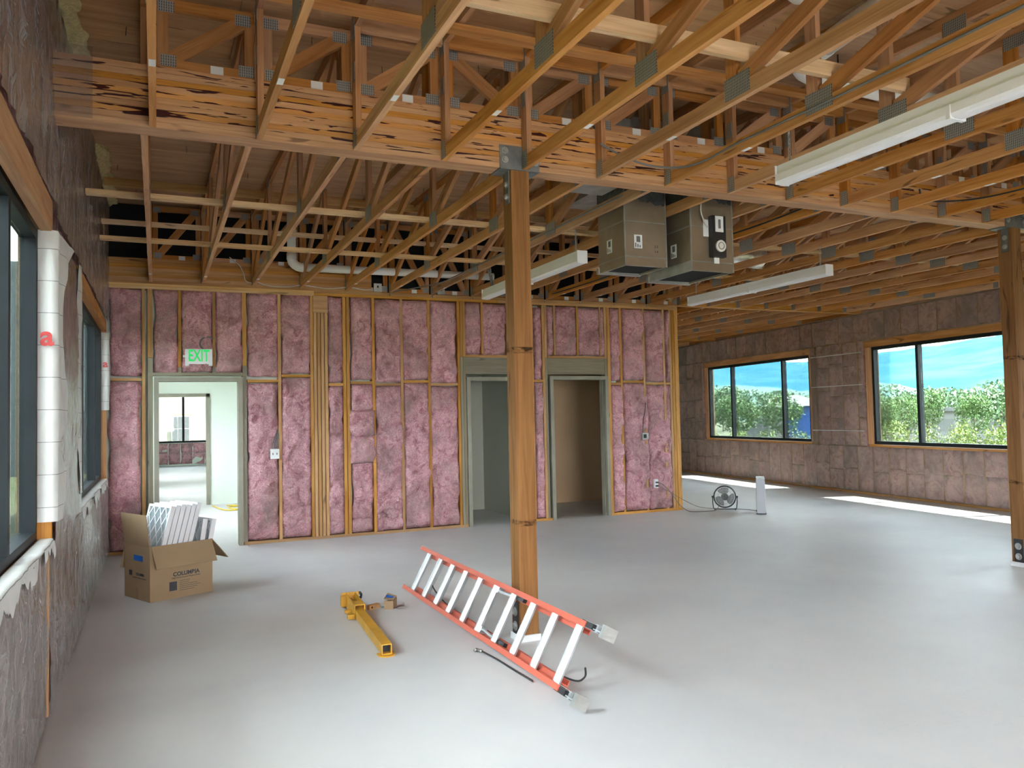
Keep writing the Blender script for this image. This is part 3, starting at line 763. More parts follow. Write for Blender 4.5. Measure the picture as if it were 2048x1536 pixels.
# blocking panels standing on the beams between the trusses
def block_panel(x0, x1, yc, z0, z1, owner, flip=False):
    p = bpy.data.objects.new('blocking_panel', None); p.empty_display_size = .1; p.matrix_basis = Matrix.Translation(((x0 + x1) / 2, yc, z0)); link(p, owner)
    a, b = x0 + .004, x1 - .004; t = .038; hh = .06
    stick('bottom_rail', (a, yc, z0 + hh / 2), (b, yc, z0 + hh / 2), t, hh, 'fir_web', p)
    stick('top_rail', (a, yc, z1 - .035), (b, yc, z1 - .035), t, .07, 'fir_web', p)
    for xx in (a + .03, b - .03): stick('upright', (xx, yc, z0 + hh), (xx, yc, z1 - .07), t, .06, 'fir_web', p, up=(1, 0, 0))
    d = ((b - .07, z0 + hh), (a + .07, z1 - .07)) if flip else ((a + .07, z0 + hh), (b - .07, z1 - .07))
    stick('diagonal', (d[0][0], yc, d[0][1]), (d[1][0], yc, d[1][1]), t, .085, 'fir_web', p)
    for (px, pz) in ((a + .06, z0 + .05), (b - .05, z0 + .05), (b - .07, z1 - .06), (a + .05, z1 - .05)):
        o = box('connector_plate', px - .045, px + .045, yc - t / 2 - .004, yc - t / 2, pz - .035, pz + .035, 'plate', p)
    box('lumber_tag', (a + b) / 2 + .02, (a + b) / 2 + .095, yc - t / 2 - .002, yc - t / 2, z0 + .002, z0 + hh - .004, 'paper', p)
    return p
for k in range(13):
    a, b = X0 + S * k + .04, X0 + S * (k + 1)
    block_panel(a, b, YB0 + .04, 3.717, 4.15, BEAM, flip=(k == 3))
    if k > 1:
        stick('blocking_board', (a + .003, YB0 - .06, 4.165), (b - .003, YB0 - .06, 4.165), .038, .105, 'fir', BEAM)
wa = thing('wall_attic', (3.6, 11.04, 3.3), 'black backing above the pink partition', 'wall', kind='structure')
box('paper', XL, XPE, 11.03, 11.05, 3.3, 4.36, 'dark', wa)  # plain black sheet added behind the panels so the gaps read black

# ------------------------------------------------------------------ timber posts
def bolt(c, axis, parent, r=.017):
    a = Vector(axis); c = Vector(c)
    w_ = disc('washer', c, axis, r * 1.5, .004, 'galv', parent, 14)
    return disc('bolt', c + a * .008, axis, r, .014, 'galv', parent, 6)
def post(x, y, label):
    p = thing('timber_post', (x + .07, y + .07, 0), label, 'post')
    upright('shaft', x, x + .14, y, y + .14, .045, HB - .008, 'post', p)
    box('base_pad', x - .012, x + .152, y - .012, y + .152, 0, .045, 'base_grout', p)
    for sx, nx in ((x, -1), (x + .14, 1)):
        s0 = min(sx, sx + nx * .007)
        br = box('base_strap', s0, s0 + .007, y + .025, y + .115, .03, .27, 'blackpl', p)
        for zz in (.1, .2): bolt((sx + nx * .009, y + .07, zz), (nx, 0, 0), br, .022)
        st = box('cap_strap', s0, s0 + .007, y + .03, y + .10, HB - .24, HB, 'galv_dark', p)
        for zz in (HB - .19, HB - .10): bolt((sx + nx * .009, y + .065, zz), (nx, 0, 0), st)
    cx = x + .07
    box('cap_seat', cx - .155, cx + .155, YB0 - .008, YB1 + .008, HB - .008, HB, 'galv_dark', p)
    for yy, s in ((YB0 - .008, -1), (YB1, 1)):
        pl = box('cap_plate', cx - .155, cx + .155, yy, yy + .008, HB - .008, HB + .165, 'galv_dark', p)
        for zz in (HB + .06, HB + .125):
            for xx in (cx - .115, cx + .125): bolt((xx, yy + (-.002 if s < 0 else .01), zz), (0, s, 0), pl)
    # dark handling smudge bands
    for zz in (.80, 2.02): box('strap_mark', x - .0006, x + .1406, y - .0006, y + .1406, zz, zz + .045, 'smudge', p)
    return p
post(2.312, 5.152, 'tall timber post in the middle of the floor behind the ladder')
post(7.700, 5.152, 'timber post at the right edge in front of the window')

# ------------------------------------------------------------------ pink partition
WP = thing('wall_back', (3.6, YP, 0), 'partition of wood studs packed with pink fibreglass batts', 'wall', kind='structure')
BATTS = [(-0.532, -0.165, 2.176, 3.244), (-0.533, -0.185, 0.021, 2.099), (-0.031, 0.242, 2.213, 3.253), (0.283, 0.649, 2.214, 3.257), (0.689, 1.012, 2.215, 3.261), (1.081, 1.467, 2.158, 3.267), (1.069, 1.451, 0.05, 2.081), (1.507, 1.882, 2.205, 3.246), (1.496, 1.874, 0.05, 2.148), (2.12, 2.312, 2.084, 3.241), (2.111, 2.315, 0.05, 2.034), (2.425, 2.725, 2.121, 3.256), (2.427, 2.719, 1.698, 2.057), (2.409, 2.741, 1.338, 1.698), (2.402, 2.741, 0.98, 1.352), (2.424, 2.706, 0.225, 0.979), (2.404, 2.693, 0.05, 0.234), (2.758, 3.136, 2.083, 3.24), (2.75, 3.143, 0.05, 2.031), (3.159, 3.537, 2.126, 3.24), (3.155, 3.536, 0.05, 2.071), (3.563, 3.952, 2.075, 3.24), (3.554, 3.958, 0.05, 2.028), (4.091, 4.341, 2.489, 3.238), (4.365, 4.74, 2.482, 3.236), (4.803, 5.156, 2.487, 3.237), (5.216, 5.321, 2.119, 3.219), (5.202, 5.332, 0.05, 2.077), (5.425, 5.524, 2.486, 3.226), (5.558, 5.923, 2.49, 3.236), (5.95, 6.338, 2.488, 3.235), (6.352, 6.41, 2.491, 3.244), (6.544, 6.705, 2.093, 3.237), (6.53, 6.73, 0.05, 2.031), (6.767, 7.154, 2.117, 3.242), (6.759, 7.2, 0.05, 2.061), (7.191, 7.543, 2.085, 3.237), (7.188, 7.611, 0.05, 2.028), (7.573, 7.640, 2.085, 3.233), (7.566, 7.627, 0.262, 2.028)]
for i, (a, b, c, d) in enumerate(BATTS):
    crump = i in (13, 14)
    batt(a, b, max(c, .05), min(d, 3.25), YP + (.022 if not crump else .0), .1, WP, 11.0 + i * 3.71, None, .036 if not crump else .05)
STUDS = [(-0.168, -0.131), (1.457, 1.496), (1.876, 1.914), (2.312, 2.354), (2.362, 2.404), (2.714, 2.752), (3.116, 3.154), (3.515, 3.553), (3.964, 4.0), (5.138, 5.176), (5.33, 5.368), (6.459, 6.512), (6.69, 6.728), (7.119, 7.157), (7.50, 7.538), (7.625, 7.668), (7.676, 7.722), (7.73, 7.80)]
for a, b in STUDS: upright('stud', a, b, YP, YP + .138, .038, 3.25, 'stud', WP)
for a in (1.917, 1.966, 2.015, 2.064): upright('stud', a + .003, a + .043, YP - .004 + .004 * (a > 2), YP + .138, .038, 3.02, 'stud', WP)
box('block', 1.917, 2.112, YP - .002, YP + .13, 3.022, 3.25, 'stud', WP)
upright('stud', -.104, -.045, YP - .004, YP + .138, 2.394, 3.25, 'stud', WP)
upright('stud', -.104, -.045, YP - .004, YP + .138, .038, 2.39, 'grey_board', WP)
for a, b in ((1.012, 1.062),): upright('stud', a, b, YP, YP + .138, 2.3, 3.25, 'stud', WP); upright('stud', a, b, YP, YP + .138, .038, 2.298, 'grey_board', WP)
for a, b in ((4.006, 4.046), (4.05, 4.088), (5.37, 5.406), (6.41, 6.452)):
    upright('stud', a, b, YP - .001, YP + .138, 2.45, 3.25, 'stud', WP); upright('stud', a, b, YP - .001, YP + .138, .038, 2.448, 'grey_board', WP)
for a, b in ((0.245, .281), (.65, .688)):
    upright('cripple_stud', a, b, YP, YP + .138, 2.28, 3.25, 'stud', WP); upright('cripple_stud', a, b, YP, YP + .138, 2.21, 2.278, 'grey_board', WP)
for a, b in ((4.34, 4.37), (4.75, 4.79), (5.526, 5.558), (5.922, 5.95), (6.33, 6.352)): upright('cripple_stud', a, b, YP, YP + .138, 2.49, 3.25, 'stud', WP)
for a, b, z in ((-.53, -.17, 2.105), (1.07, 1.455, 2.085), (1.5, 1.874, 2.152), (2.116, 2.31, 2.036), (2.41, 2.712, 2.06), (2.755, 3.114, 2.034), (3.156, 3.513, 2.074), (3.556, 3.962, 2.032), (5.18, 5.33, 2.08), (6.516, 6.69, 2.034), (6.73, 7.118, 2.064), (7.16, 7.5, 2.034), (7.54, 7.624, 2.034)):
    stick('fire_block', (a, YP + .065, z + .019), (b, YP + .065, z + .019), .13, .036, 'stud', WP)
# plates
stick('sole_plate', (XL, YP + .07, .019), (-.04, YP + .07, .019), .14, .038, 'stud', WP)
stick('sole_plate', (1.02, YP + .07, .019), (4.09, YP + .07, .019), .14, .038, 'stud', WP)
stick('sole_plate', (5.14, YP + .07, .019), (5.44, YP + .07, .019), .14, .038, 'stud', WP)
stick('sole_plate', (6.46, YP + .07, .019), (7.80, YP + .07, .019), .14, .038, 'stud', WP)
stick('top_plate', (XL, YP + .06, 3.262), (1.93, YP + .06, 3.262), .15, .03, 'pine', WP)
stick('top_plate', (XL, YP + .06, 3.296), (1.93, YP + .06, 3.296), .15, .034, 'pine', WP)
stick('top_plate', (1.935, YP + .065, 3.270), (4.6, YP + .065, 3.270), .14, .038, 'stud', WP)
stick('top_plate', (4.605, YP + .065, 3.270), (7.80, YP + .065, 3.270), .14, .038, 'stud', WP)
stick('top_plate', (1.935, YP + .065, 3.312), (7.80, YP + .065, 3.312), .14, .042, 'stud', WP)
upright('end_post', 7.68, 7.80, YP + .05, YP + .135, 3.335, 3.66, 'pine', WP)
for xx in (2.98, 3.6, 4.22, 5.37, 5.98, 6.6, 7.2):
    tube('hanger_screw', [(xx, YP - .004, 3.30), (xx, YP - .03, 3.30), (xx, YP - .03, 3.325)], .008, 'galv', WP, 6)
for k in range(0, 13):
    a, b = XB + S * k + .04, XB + S * (k + 1)
    zz = 3.632 if b < 2.75 else 3.345
    block_panel(a, b, YP + .06, zz, 4.31, WP, flip=(k in (5, 6)))
# headers over the doors
stick('door_header', (-.1, YP + .065, 2.19), (1.06, YP + .065, 2.19), .142, .04, 'grey_board', WP)
for a, b in ((4.09, 5.13), (5.41, 6.41)):
    stick('header_sill', (a, YP + .065, 2.462), (b, YP + .065, 2.462), .142, .034, 'stud', WP)
    box('door_header', a, b, YP + .01, YP + .13, 2.20, 2.444, 'grey_board', WP)
# drywall skin of the rooms behind (back face of the partition)
boxes('drywall', [(XL, -.05, YP + .139, YP + .151, 0, 3.2), (1.04, 4.11, YP + .139, YP + .151, 0, 3.2), (5.12, 5.46, YP + .139, YP + .151, 0, 3.2), (6.45, 7.80, YP + .139, YP + .151, 0, 3.2), (-.05, 1.04, YP + .139, YP + .151, 2.2, 3.2), (4.11, 5.12, YP + .139, YP + .151, 2.2, 3.2), (5.46, 6.45, YP + .139, YP + .151, 2.2, 3.2)], 'cream', WP)

# ------------------------------------------------------------------ door frames
def door(name, x0, x1, z1, label):
    """x0..x1 clear opening, z1 clear height"""
    o = thing(name, ((x0 + x1) / 2, YP, 0), label, 'door frame', kind='structure')
    fa = .055; y0, y1 = YP - .022, YP + .17
    for a, s in ((x0, -1), (x1, 1)):
        e = a + s * fa; lo, hi = min(a, e), max(a, e)
        upright('jamb', lo, hi, y0, y0 + .05, 0, z1 + fa, 'grey_paint', o)
        upright('jamb_stop', lo if s < 0 else a + .012, a - .012 if s < 0 else hi, y0 + .05, y0 + .10, 0, z1 + .01, 'grey_paint', o)
        upright('jamb', lo, hi, y0 + .10, y1, 0, z1 + fa, 'grey_paint', o)
    for ya, yb, dz in ((y0, y0 + .05, 0), (y0 + .05, y0 + .10, .012), (y0 + .10, y1, 0)):
        box('head', x0 - .0, x1 + .0, ya, yb, z1 + dz, z1 + fa, 'grey_paint', o)
    return o
door('door_1', .022, .955, 2.10, 'grey steel door frame under the exit sign')
door('door_2', 4.150, 5.065, 2.10, 'grey steel door frame partly behind the middle post')
door('door_3', 5.495, 6.400, 2.115, 'grey steel door frame to the tan room')

# ------------------------------------------------------------------ rooms behind the partition
hb = thing('wall_hall', (2.5, 16.55, 0), 'cream hall wall with an opening to the far room', 'wall', kind='structure')
boxes('drywall', [(XL, -.02, 16.55, 16.67, 0, 3.2), (.885, 3.9, 16.55, 16.67, 0, 3.2), (-.02, .885, 16.55, 16.67, 2.09, 3.2), (3.8, 3.92, 11.0, 16.55, 0, 3.2)], 'cream', hb)
for a in (-.05, .868): upright('opening_trim', a, a + .068, 16.52, 16.69, 0, 2.14, 'grey_paint', hb)
box('opening_trim', -.05, .936, 16.52, 16.69, 2.08, 2.14, 'grey_paint', hb)
c1 = thing('ceiling_hall', (1.6, 13.7, 3.2), 'drywall ceiling over the hall behind the first door', 'ceiling', kind='structure')
boxes('drywall', [(XL, 3.9, 11.0, 33, 3.2, 3.26), (3.9, 7.8, 11.0, 16.5, 3.2, 3.26)], 'cream', c1)
w2 = thing('wall_closet', (4.5, 12.8, 0), 'closet walls behind the middle door, cream darkened as if in shade', 'wall', kind='structure')
boxes('drywall', [(3.92, 5.12, 12.8, 12.9, 0, 3.2), (5.115, 5.2, 11.0, 12.9, 0, 3.2)], 'closet', w2)
w3 = thing('wall_tan_room', (6.6, 12.95, 0), 'tan painted wall of the small room behind the third door', 'wall', kind='structure')
boxes('drywall', [(5.2, 7.72, 12.95, 13.05, 0, 3.2), (7.66, 7.79, 11.0, 19.5, 0, 4.5)], 'tan', w3)
wr = thing('wall_far_room', (1.5, 32.4, 0), 'far room end wall with a low insulated band below its window', 'wall', kind='structure')
boxes('drywall', [(XL, 6, 32.4, 32.5, 0, .85), (XL, 6, 32.4, 32.5, 2.62, 3.2), (3.3, 6, 32.4, 32.5, .85, 2.62), (XL, -.3, 32.4, 32.5, .85, 2.62), (3.9, 4.0, 16.67, 32.4, 0, 3.2)], 'cream', wr)
for i in range(7): batt(-.45 + i * .42, -.45 + i * .42 + .40, .06, .46, 32.39, .02, wr, 400 + i, None, .02, step=.1); batt(-.45 + i * .42, -.45 + i * .42 + .40, .47, .83, 32.39, .02, wr, 420 + i, None, .02, step=.1)
fw_ = thing('window_6', (1.5, 32.45, .85), 'distant window seen through the first door', 'window', kind='structure')
for a, b, c, d in ((-.3, 3.3, .85, .92), (-.3, 3.3, 2.56, 2.62), (-.3, -.24, .92, 2.56), (3.24, 3.3, .92, 2.56), (.86, .94, .92, 2.56), (2.1, 2.18, .92, 2.56)): box('window_frame', a, b, 32.41, 32.48, c, d, 'alu', fw_)
for a, b in ((-.24, .86), (.94, 2.1), (2.18, 3.24)): box('pane', a, b, 32.44, 32.446, .92, 2.56, 'glass', fw_)

# ------------------------------------------------------------------ exit sign, switch box, thermostat, outlet
ex = thing('exit_sign', (.487, YP - .01, 2.29), 'white exit sign with green letters over the first door', 'sign')
box('housing', .325, .645, YP - .055, YP - .01, 2.315, 2.505, 'white', ex)
for a in (.325, .60): box('foot', a, a + .045, YP - .055, YP - .01, 2.292, 2.316, 'white', ex)
text_obj('letters', 'EXIT', .205, 'exit_green', ex, face_matrix((.485, YP - .056, 2.415), (1, 0, 0), (0, 0, 1)), .002, sx=.60, off=.0045)
box('side_knockout', .30, .325, YP - .045, YP - .025, 2.40, 2.43, 'galv', ex)
tube('conduit', spline([(.54, YP - .02, 2.50), (.50, YP - .03, 2.56), (.52, YP - .03, 2.63), (.60, YP - .02, 2.66), (.66, YP + .01, 2.64)], 6), .011, 'cable', ex, 7)
sb = thing('switch_box', (1.40, YP - .01, 1.09), 'white two-gang switch box on a stud right of the first door', 'switch box')
box('cover', 1.345, 1.456, YP - .05, YP - .02, 1.088, 1.216, 'paper', sb)
for xx in (1.375, 1.425): box('toggle', xx - .006, xx + .006, YP - .058, YP - .05, 1.14, 1.165, 'cable', sb)
for i in range(4): tube('wire', spline([(1.37 + i * .022, YP - .03, 1.216), (1.38 + i * .022, YP - .015, 1.30), (1.42 + i * .012, YP + .0, 1.40), (1.452, YP + .02, 1.47)], 5), .0055, 'cable', sb, 6)
th = thing('thermostat_box', (7.09, YP - .02, 1.16), 'small silver control box with black screen wired to a stud', 'control box')
box('body', 7.03, 7.145, YP - .06, YP - .015, 1.165, 1.265, 'galv', th); box('screen', 7.05, 7.105, YP - .063, YP - .058, 1.185, 1.245, 'ink', th)
tube('wire', spline([(7.06, YP - .03, 1.265), (7.06, YP - .045, 1.45), (7.10, YP - .045, 1.62), (7.14, YP - .01, 1.75)], 6), .005, 'cable_b', th, 6)
ol = thing('outlet_box', (7.27, YP - .02, .40), 'white outlet with black plugs low on the partition end', 'outlet')
box('cover', 7.235, 7.30, YP - .06, YP - .02, .385, .525, 'white', ol)
for zz in (.475, .42): box('plug', 7.25, 7.29, YP - .085, YP - .06, zz - .012, zz + .012, 'blackpl', ol)

# ------------------------------------------------------------------ strip lights
def strip_light(x, y0, y1, zb, label, chains):
    o = thing('strip_light', (x, (y0 + y1) / 2, zb), label, 'light fixture', 'hanging strip lights')
    hw = .055
    box('channel', x - .042, x + .042, y0 + .01, y1 - .01, zb + .065, zb + .125, 'white', o)
    ym = (y0 + y1) / 2
    prof = [(-hw, .068), (-hw, .022), (-hw * .8, .006), (-hw * .4, 0), (hw * .4, 0), (hw * .8, .006), (hw, .022), (hw, .068)]
    for a, b in ((y0, ym - .004), (ym + .004, y1)):
        n = len(prof); vs_ = [(x + px, a, zb + pz) for px, pz in prof] + [(x + px, b, zb + pz) for px, pz in prof]
        fs = [(i, i + 1, n + i + 1, n + i) for i in range(n - 1)] + [tuple(range(n - 1, -1, -1)), tuple(range(n, 2 * n)), (n - 1, 0, n, 2 * n - 1)]
        mesh_obj('lens', vs_, fs, 'lens', o)
    box('joint_clip', x - hw - .003, x + hw + .003, ym - .012, ym + .012, zb - .003, zb + .07, 'white', o)
    for a in (y0 - .004, y1): box('end_cap', x - hw, x + hw, a, a + .006, zb + .004, zb + .125, 'white', o)
    for yy in chains:
        zt = HB + .02
        nl = 9
        ch = thing_part('hanging_chain', o)
        for i in range(nl):
            za = zb + .125 + (zt - zb - .125) * i / nl; zc = zb + .125 + (zt - zb - .125) * (i + 1.25) / nl
            h_ = (zc - za) / 2; c = Vector((x + .0, yy, (za + zc) / 2)); ax = Vector((1, 0, 0)) if i % 2 else Vector((0, 1, 0))
            tube('link', [c + ax * (.007 * math.cos(t)) + Vector((0, 0, h_ * math.sin(t))) for t in [k * math.pi / 4 for k in range(8)]], .0034, 'galv', ch, 4, closed=True)
    return o
def thing_part(name, parent):
    o = bpy.data.objects.new(name, None); o.empty_display_size = .03; return link(o, parent)
strip_light(3.67, 1.49, 3.93, 3.012, 'long white strip light hanging closest to the camera', (3.86, 1.6))
strip_light(3.70, 6.63, 9.07, 3.010, 'white strip light half hidden behind the middle post', (6.75, 8.9))
strip_light(6.61, 6.43, 8.87, 3.010, 'white strip light hanging right of the metal ducts', (6.55, 8.75))
lc = thing('light_cable', (3.70, 8.9, 3.13), 'grey flexible cable looping down to the far end of the strip light by the post', 'cable')
for d in (0, .02): tube('cable_run', spline([(3.62 + d, 8.95, 3.42), (3.66 + d, 8.92, 3.36), (3.69 + d, 8.90, 3.27), (3.70 + d, 8.9, 3.150)], 6), .009, 'cable', lc, 6)

# ------------------------------------------------------------------ sheet metal ducts
def duct(x0, x1, y0, y1, z0, z1, label):
    o = thing('sheet_metal_duct', ((x0 + x1) / 2, (y0 + y1) / 2, z0), label, 'duct')
    t = .006
    box('side_panel', x0, x0 + t, y0, y1, z0, z1, 'duct', o); box('side_panel', x1 - t, x1, y0, y1, z0, z1, 'duct', o)
    box('front_panel', x0 + t, x1 - t, y0, y0 + t, z0, z1, 'duct', o); box('back_panel', x0 + t, x1 - t, y1 - t, y1, z0, z1, 'duct', o)
    for zz in (z0 + .075, z0 + .385):
        box('standing_seam', x0 - .004, x1 + .004, y0 - .004, y0, zz, zz + .010, 'galv', o); box('standing_seam', x0 - .004, x0, y0, y1, zz, zz + .010, 'galv', o)
    box('corner_bead', x0 - .004, x0 + .008, y0 - .005, y0 + .008, z0, z1, 'galv', o)
    box('corner_bead', x1 - .008, x1 + .004, y0 - .005, y0 + .008, z0, z1, 'galv', o)
    # mastic smeared round the top
    for face in (0, 1):
        vs_, fs = [], []; n = 16
        for i in range(n + 1):
            a = i / n; lo = z1 - .13 - .05 * (a if face == 0 else 1 - a) + .05 * fbm(a * 4 + x0 * 9, face, 3, 3)
            for zz in (lo, z1 + .0):
                vs_.append((x0 + (x1 - x0) * a, y0 - .0045, zz) if face == 0 else (x0 - .0045, y0 + (y1 - y0) * a, zz))
        for i in range(n): fs.append((2 * i, 2 * i + 2, 2 * i + 3, 2 * i + 1) if face == 0 else (2 * i + 1, 2 * i + 3, 2 * i + 2, 2 * i))
        mesh_obj('mastic', vs_, fs, 'mastic', o)
    box('liner', x0 + t, x1 - t, y0 + t, y1 - t, z0 + .02, z0 + .03, 'dark', o)
    box('flange', x0 - .012, x1 + .012, y1 - .01, y1 + .03, z0 - .005, z0 + .05, 'galv', o)
    for a in ((x0 + .004, x0 + .02), (x1 - .02, x1 - .004)): box('bottom_lip', a[0], a[1], y0 + .004, y1, z0 - .002, z0, 'galv', o)
    box('bottom_lip', x0 + .004, x1 - .004, y0 + .004, y0 + .02, z0 - .002, z0, 'galv', o)
    def sticker(M):
        s = box('sticker', -.042, .042, -.06, .06, -.001, .001, 'paper', o, M)
        box('print_block', -.018, .022, -.005, .048, .001, .0016, 'cable', s, M)
        for i in range(3): box('print_line', -.03 + i * .022, -.022 + i * .022, -.052, -.012 - .01 * i, .001, .0016, 'ink', s, M)
    sticker(face_matrix((x0 - .004, y0 + .25, z0 + .21), (0, -1, 0), (0, 0, 1)))
    return o, sticker
dA, stA = duct(3.735, 4.168, 5.93, 6.38, 2.872, 3.60, 'left of two sheet metal duct boxes hanging through the trusses')
stA(face_matrix((3.87, 5.924, 3.085), (1, 0, 0), (0, 0, 1)))
for i, s in enumerate(('2 2', '1 4')): text_obj('handwriting', s, .03, 'ink', dA, face_matrix((4.06, 5.926, 3.05 - i * .045), (1, .0, .0), (0, 0, 1)), .0006)
dB, stB = duct(4.265, 4.72, 5.70, 6.36, 2.815, 3.60, 'right of two sheet metal duct boxes, with a smoke detector on its face')
box('lower_band', 4.258, 4.265, 5.70, 6.36, 2.81, 2.90, 'galv', dB)
dt = thing('duct_smoke_detector', (4.53, 5.66, 2.95), 'black duct smoke detector with round window on the right duct box', 'detector')
box('body', 4.455, 4.60, 5.64, 5.695, 2.935, 3.30, 'blackpl', dt)
box('label_plate', 4.485, 4.57, 5.633, 5.640, 3.155, 3.295, 'paper', dt); box('label_print', 4.515, 4.540, 5.631, 5.633, 3.185, 3.265, 'cable', dt)
disc('sensor_window', (4.535, 5.633, 3.03), (0, -1, 0), .052, .016, 'pvc', dt, 20)
tube('sensor_ring', [(4.535 + .03 * math.cos(a), 5.622, 3.03 + .03 * math.sin(a)) for a in [k * math.pi / 8 for k in range(16)]], .004, 'galv', dt, 5, closed=True)
box('paper_tag', 4.395, 4.452, 5.690, 5.696, 3.12, 3.27, 'paper', dt)
box('test_tag', 4.50, 4.555, 5.684, 5.694, 2.885, 2.935, 'paper', dt)
tube('wire', spline([(4.44, 5.68, 3.20), (4.39, 5.67, 3.25), (4.36, 5.67, 3.33), (4.37, 5.68, 3.42), (4.37, 5.69, 3.52)], 6), .007, 'cable_w', dt, 7)
dU = thing('upper_duct', (3.3, 5.9, 3.55), 'grey sheet metal trunk above the chords behind the long beam', 'duct')
box('trunk', 3.66, 4.78, 5.75, 6.9, 3.61, 4.12, 'galv', dU); box('trunk_seam', 3.655, 4.785, 6.2, 6.23, 3.605, 4.125, 'galv_dark', dU)
dV = thing('branch_duct', (3.3, 5.66, 3.45), 'grey sheet metal branch showing left of the hanging ducts', 'duct')
box('branch', 3.10, 3.50, 5.42, 5.9, 3.45, 3.95, 'galv', dV); box('branch_seam', 3.095, 3.505, 5.6, 5.62, 3.445, 3.955, 'galv_dark', dV)
fx = thing('flexible_duct', (4.6, 9.6, 3.5), 'silver foil flexible duct lying above the chords beyond the metal boxes', 'duct')
def flex(pts, r):
    P = spline(pts, 22)
    return tube('foil_hose', P, [r * (1 + .07 * (i % 2)) for i in range(len(P))], 'foil', fx, 14)
flex([(4.45, 7.0, 3.9), (4.7, 7.6, 3.72), (5.4, 8.1, 3.64), (6.4, 8.35, 3.64), (7.4, 8.4, 3.64)], .15)

# ------------------------------------------------------------------ pipes
vp = thing('vent_pipe', (1.65, 10.6, 3.5), 'white plastic pipe with elbow running in front of the partition beam', 'pipe')
tube('riser', [(1.60, 10.55, 3.70), (1.60, 10.55, 4.30)], .056, 'pvc', vp, 16)
tube('coupling', [(1.60, 10.55, 3.95), (1.60, 10.55, 4.05)], .064, 'pvc', vp, 16)
tube('coupling', [(1.60, 10.55, 3.66), (1.60, 10.55, 3.74)], .064, 'pvc', vp, 16)
tube('elbow', spline([(1.60, 10.55, 3.70), (1.605, 10.55, 3.64), (1.635, 10.55, 3.60), (1.69, 10.55, 3.57), (1.76, 10.55, 3.565)], 5), .060, 'pvc', vp, 16)
tube('run', [(1.74, 10.55, 3.565), (4.42, 10.55, 3.580)], .052, 'pvc', vp, 16)
dp = thing('roof_drain_pipe', (4.4, 4.2, 4.0), 'fat white pipe bending under the deck above the front light', 'pipe')
tube('run', [(3.95, 2.9, 4.02), (4.12, 4.0, 4.02)], .075, 'pvc', dp, 18)
tube('elbow', spline([(4.11, 3.95, 4.02), (4.14, 4.17, 4.015), (4.24, 4.28, 4.01), (4.42, 4.33, 4.005)], 6), .082, 'pvc', dp, 18)
tube('run', [(4.38, 4.32, 4.005), (6.2, 4.42, 4.0)], .075, 'pvc', dp, 18)
tube('drain_bowl', [(3.58, 3.62, 4.06), (3.58, 3.62, 4.14), (3.58, 3.62, 4.19)], [.06, .13, .15], 'pvc', dp, 20)
tube('hanger', [(4.62, 4.335, 4.08), (4.62, 4.335, 4.2)], .006, 'blackpl', dp, 6)

# ------------------------------------------------------------------ loose cables along the trusses
def cable(label, pts, r=.008, mat='cable', n=8):
    o = tube('electric_cable', spline(pts, n), r, mat, None, 7); return tag(o, label, 'cable', 'cables along the trusses')
k6 = X0 + S * 6
cable('grey armoured cable clipped along the near-bay chord left of the front light', [(2.99, 5.05, 3.57), (3.2, 5.03, 3.48), (3.45, 5.0, 3.43), (k6 - .012, 4.75, 3.39), (k6 - .012, 4.2, 3.395), (k6 - .012, 3.4, 3.385), (k6 - .012, 2.2, 3.39), (k6 - .012, 1.2, 3.39)])
k11 = X0 + S * 11
cable('dark cable sagging to the near-bay chord by the right post', [(6.35, 5.08, 3.56), (6.45, 5.07, 3.46), (k11 - .012, 4.7, 3.41), (k11 - .012, 4.0, 3.39), (k11 - .012, 3.0, 3.39)], mat='cable_b')
j5 = XB + S * 6
cable('thin cable along the middle-bay chord left of the ducts', [(3.62, 5.45, 3.42), (j5 - .01, 5.9, 3.40), (j5 - .01, 7.2, 3.40), (j5 - .01, 9.0, 3.41), (3.45, 9.9, 3.36), (3.2, 10.6, 3.36), (3.0, 10.83, 3.345)], mat='cable')
cable('white cable hanging in a loop left of the upper duct', [(2.98, 5.6, 3.52), (3.03, 5.62, 3.42), (3.03, 5.60, 3.38), (3.06, 5.60, 3.42), (3.07, 5.60, 3.50)], .005, 'cable_w')
cable('white cable drooping along the partition beam', [(1.16, 10.78, 3.40), (1.35, 10.8, 3.345), (1.6, 10.8, 3.345), (1.78, 10.78, 3.37), (2.1, 10.8, 3.345), (2.40, 10.78, 3.37), (2.6, 10.80, 3.35), (2.72, 10.80, 3.36)], .006, 'cable_w')
cable('white cable dropping down the partition beam near the second far-bay chord', [(.86, 10.83, 3.70), (.98, 10.83, 3.60), (1.03, 10.83, 3.50), (1.06, 10.83, 3.40), (1.14, 10.80, 3.37)], .006, 'cable_w')
j9 = XB + S * 9
cable('dark cable running along the middle-bay chord right of the ducts', [(j9 - .012, 5.4, 3.42), (j9 - .012, 6.2, 3.39), (j9 - .012, 7.6, 3.40), (j9 - .012, 9.2, 3.37), (j9 - .012, 10.6, 3.38)], .008, 'cable_b')
# junction boxes on the partition plate
for jx, lab in ((2.80, 'left'), (3.72, 'right')):
    jb = thing('junction_box', (jx, YP - .02, 3.34), f'grey junction box over the partition, the {lab} one', 'junction box', 'junction boxes')
    box('body', jx - .055, jx + .055, YP - .035, YP - .004, 3.335, 3.45, 'galv', jb); box('knockout', jx - .012, jx + .012, YP - .038, YP - .035, 3.39, 3.42, 'ink', jb)

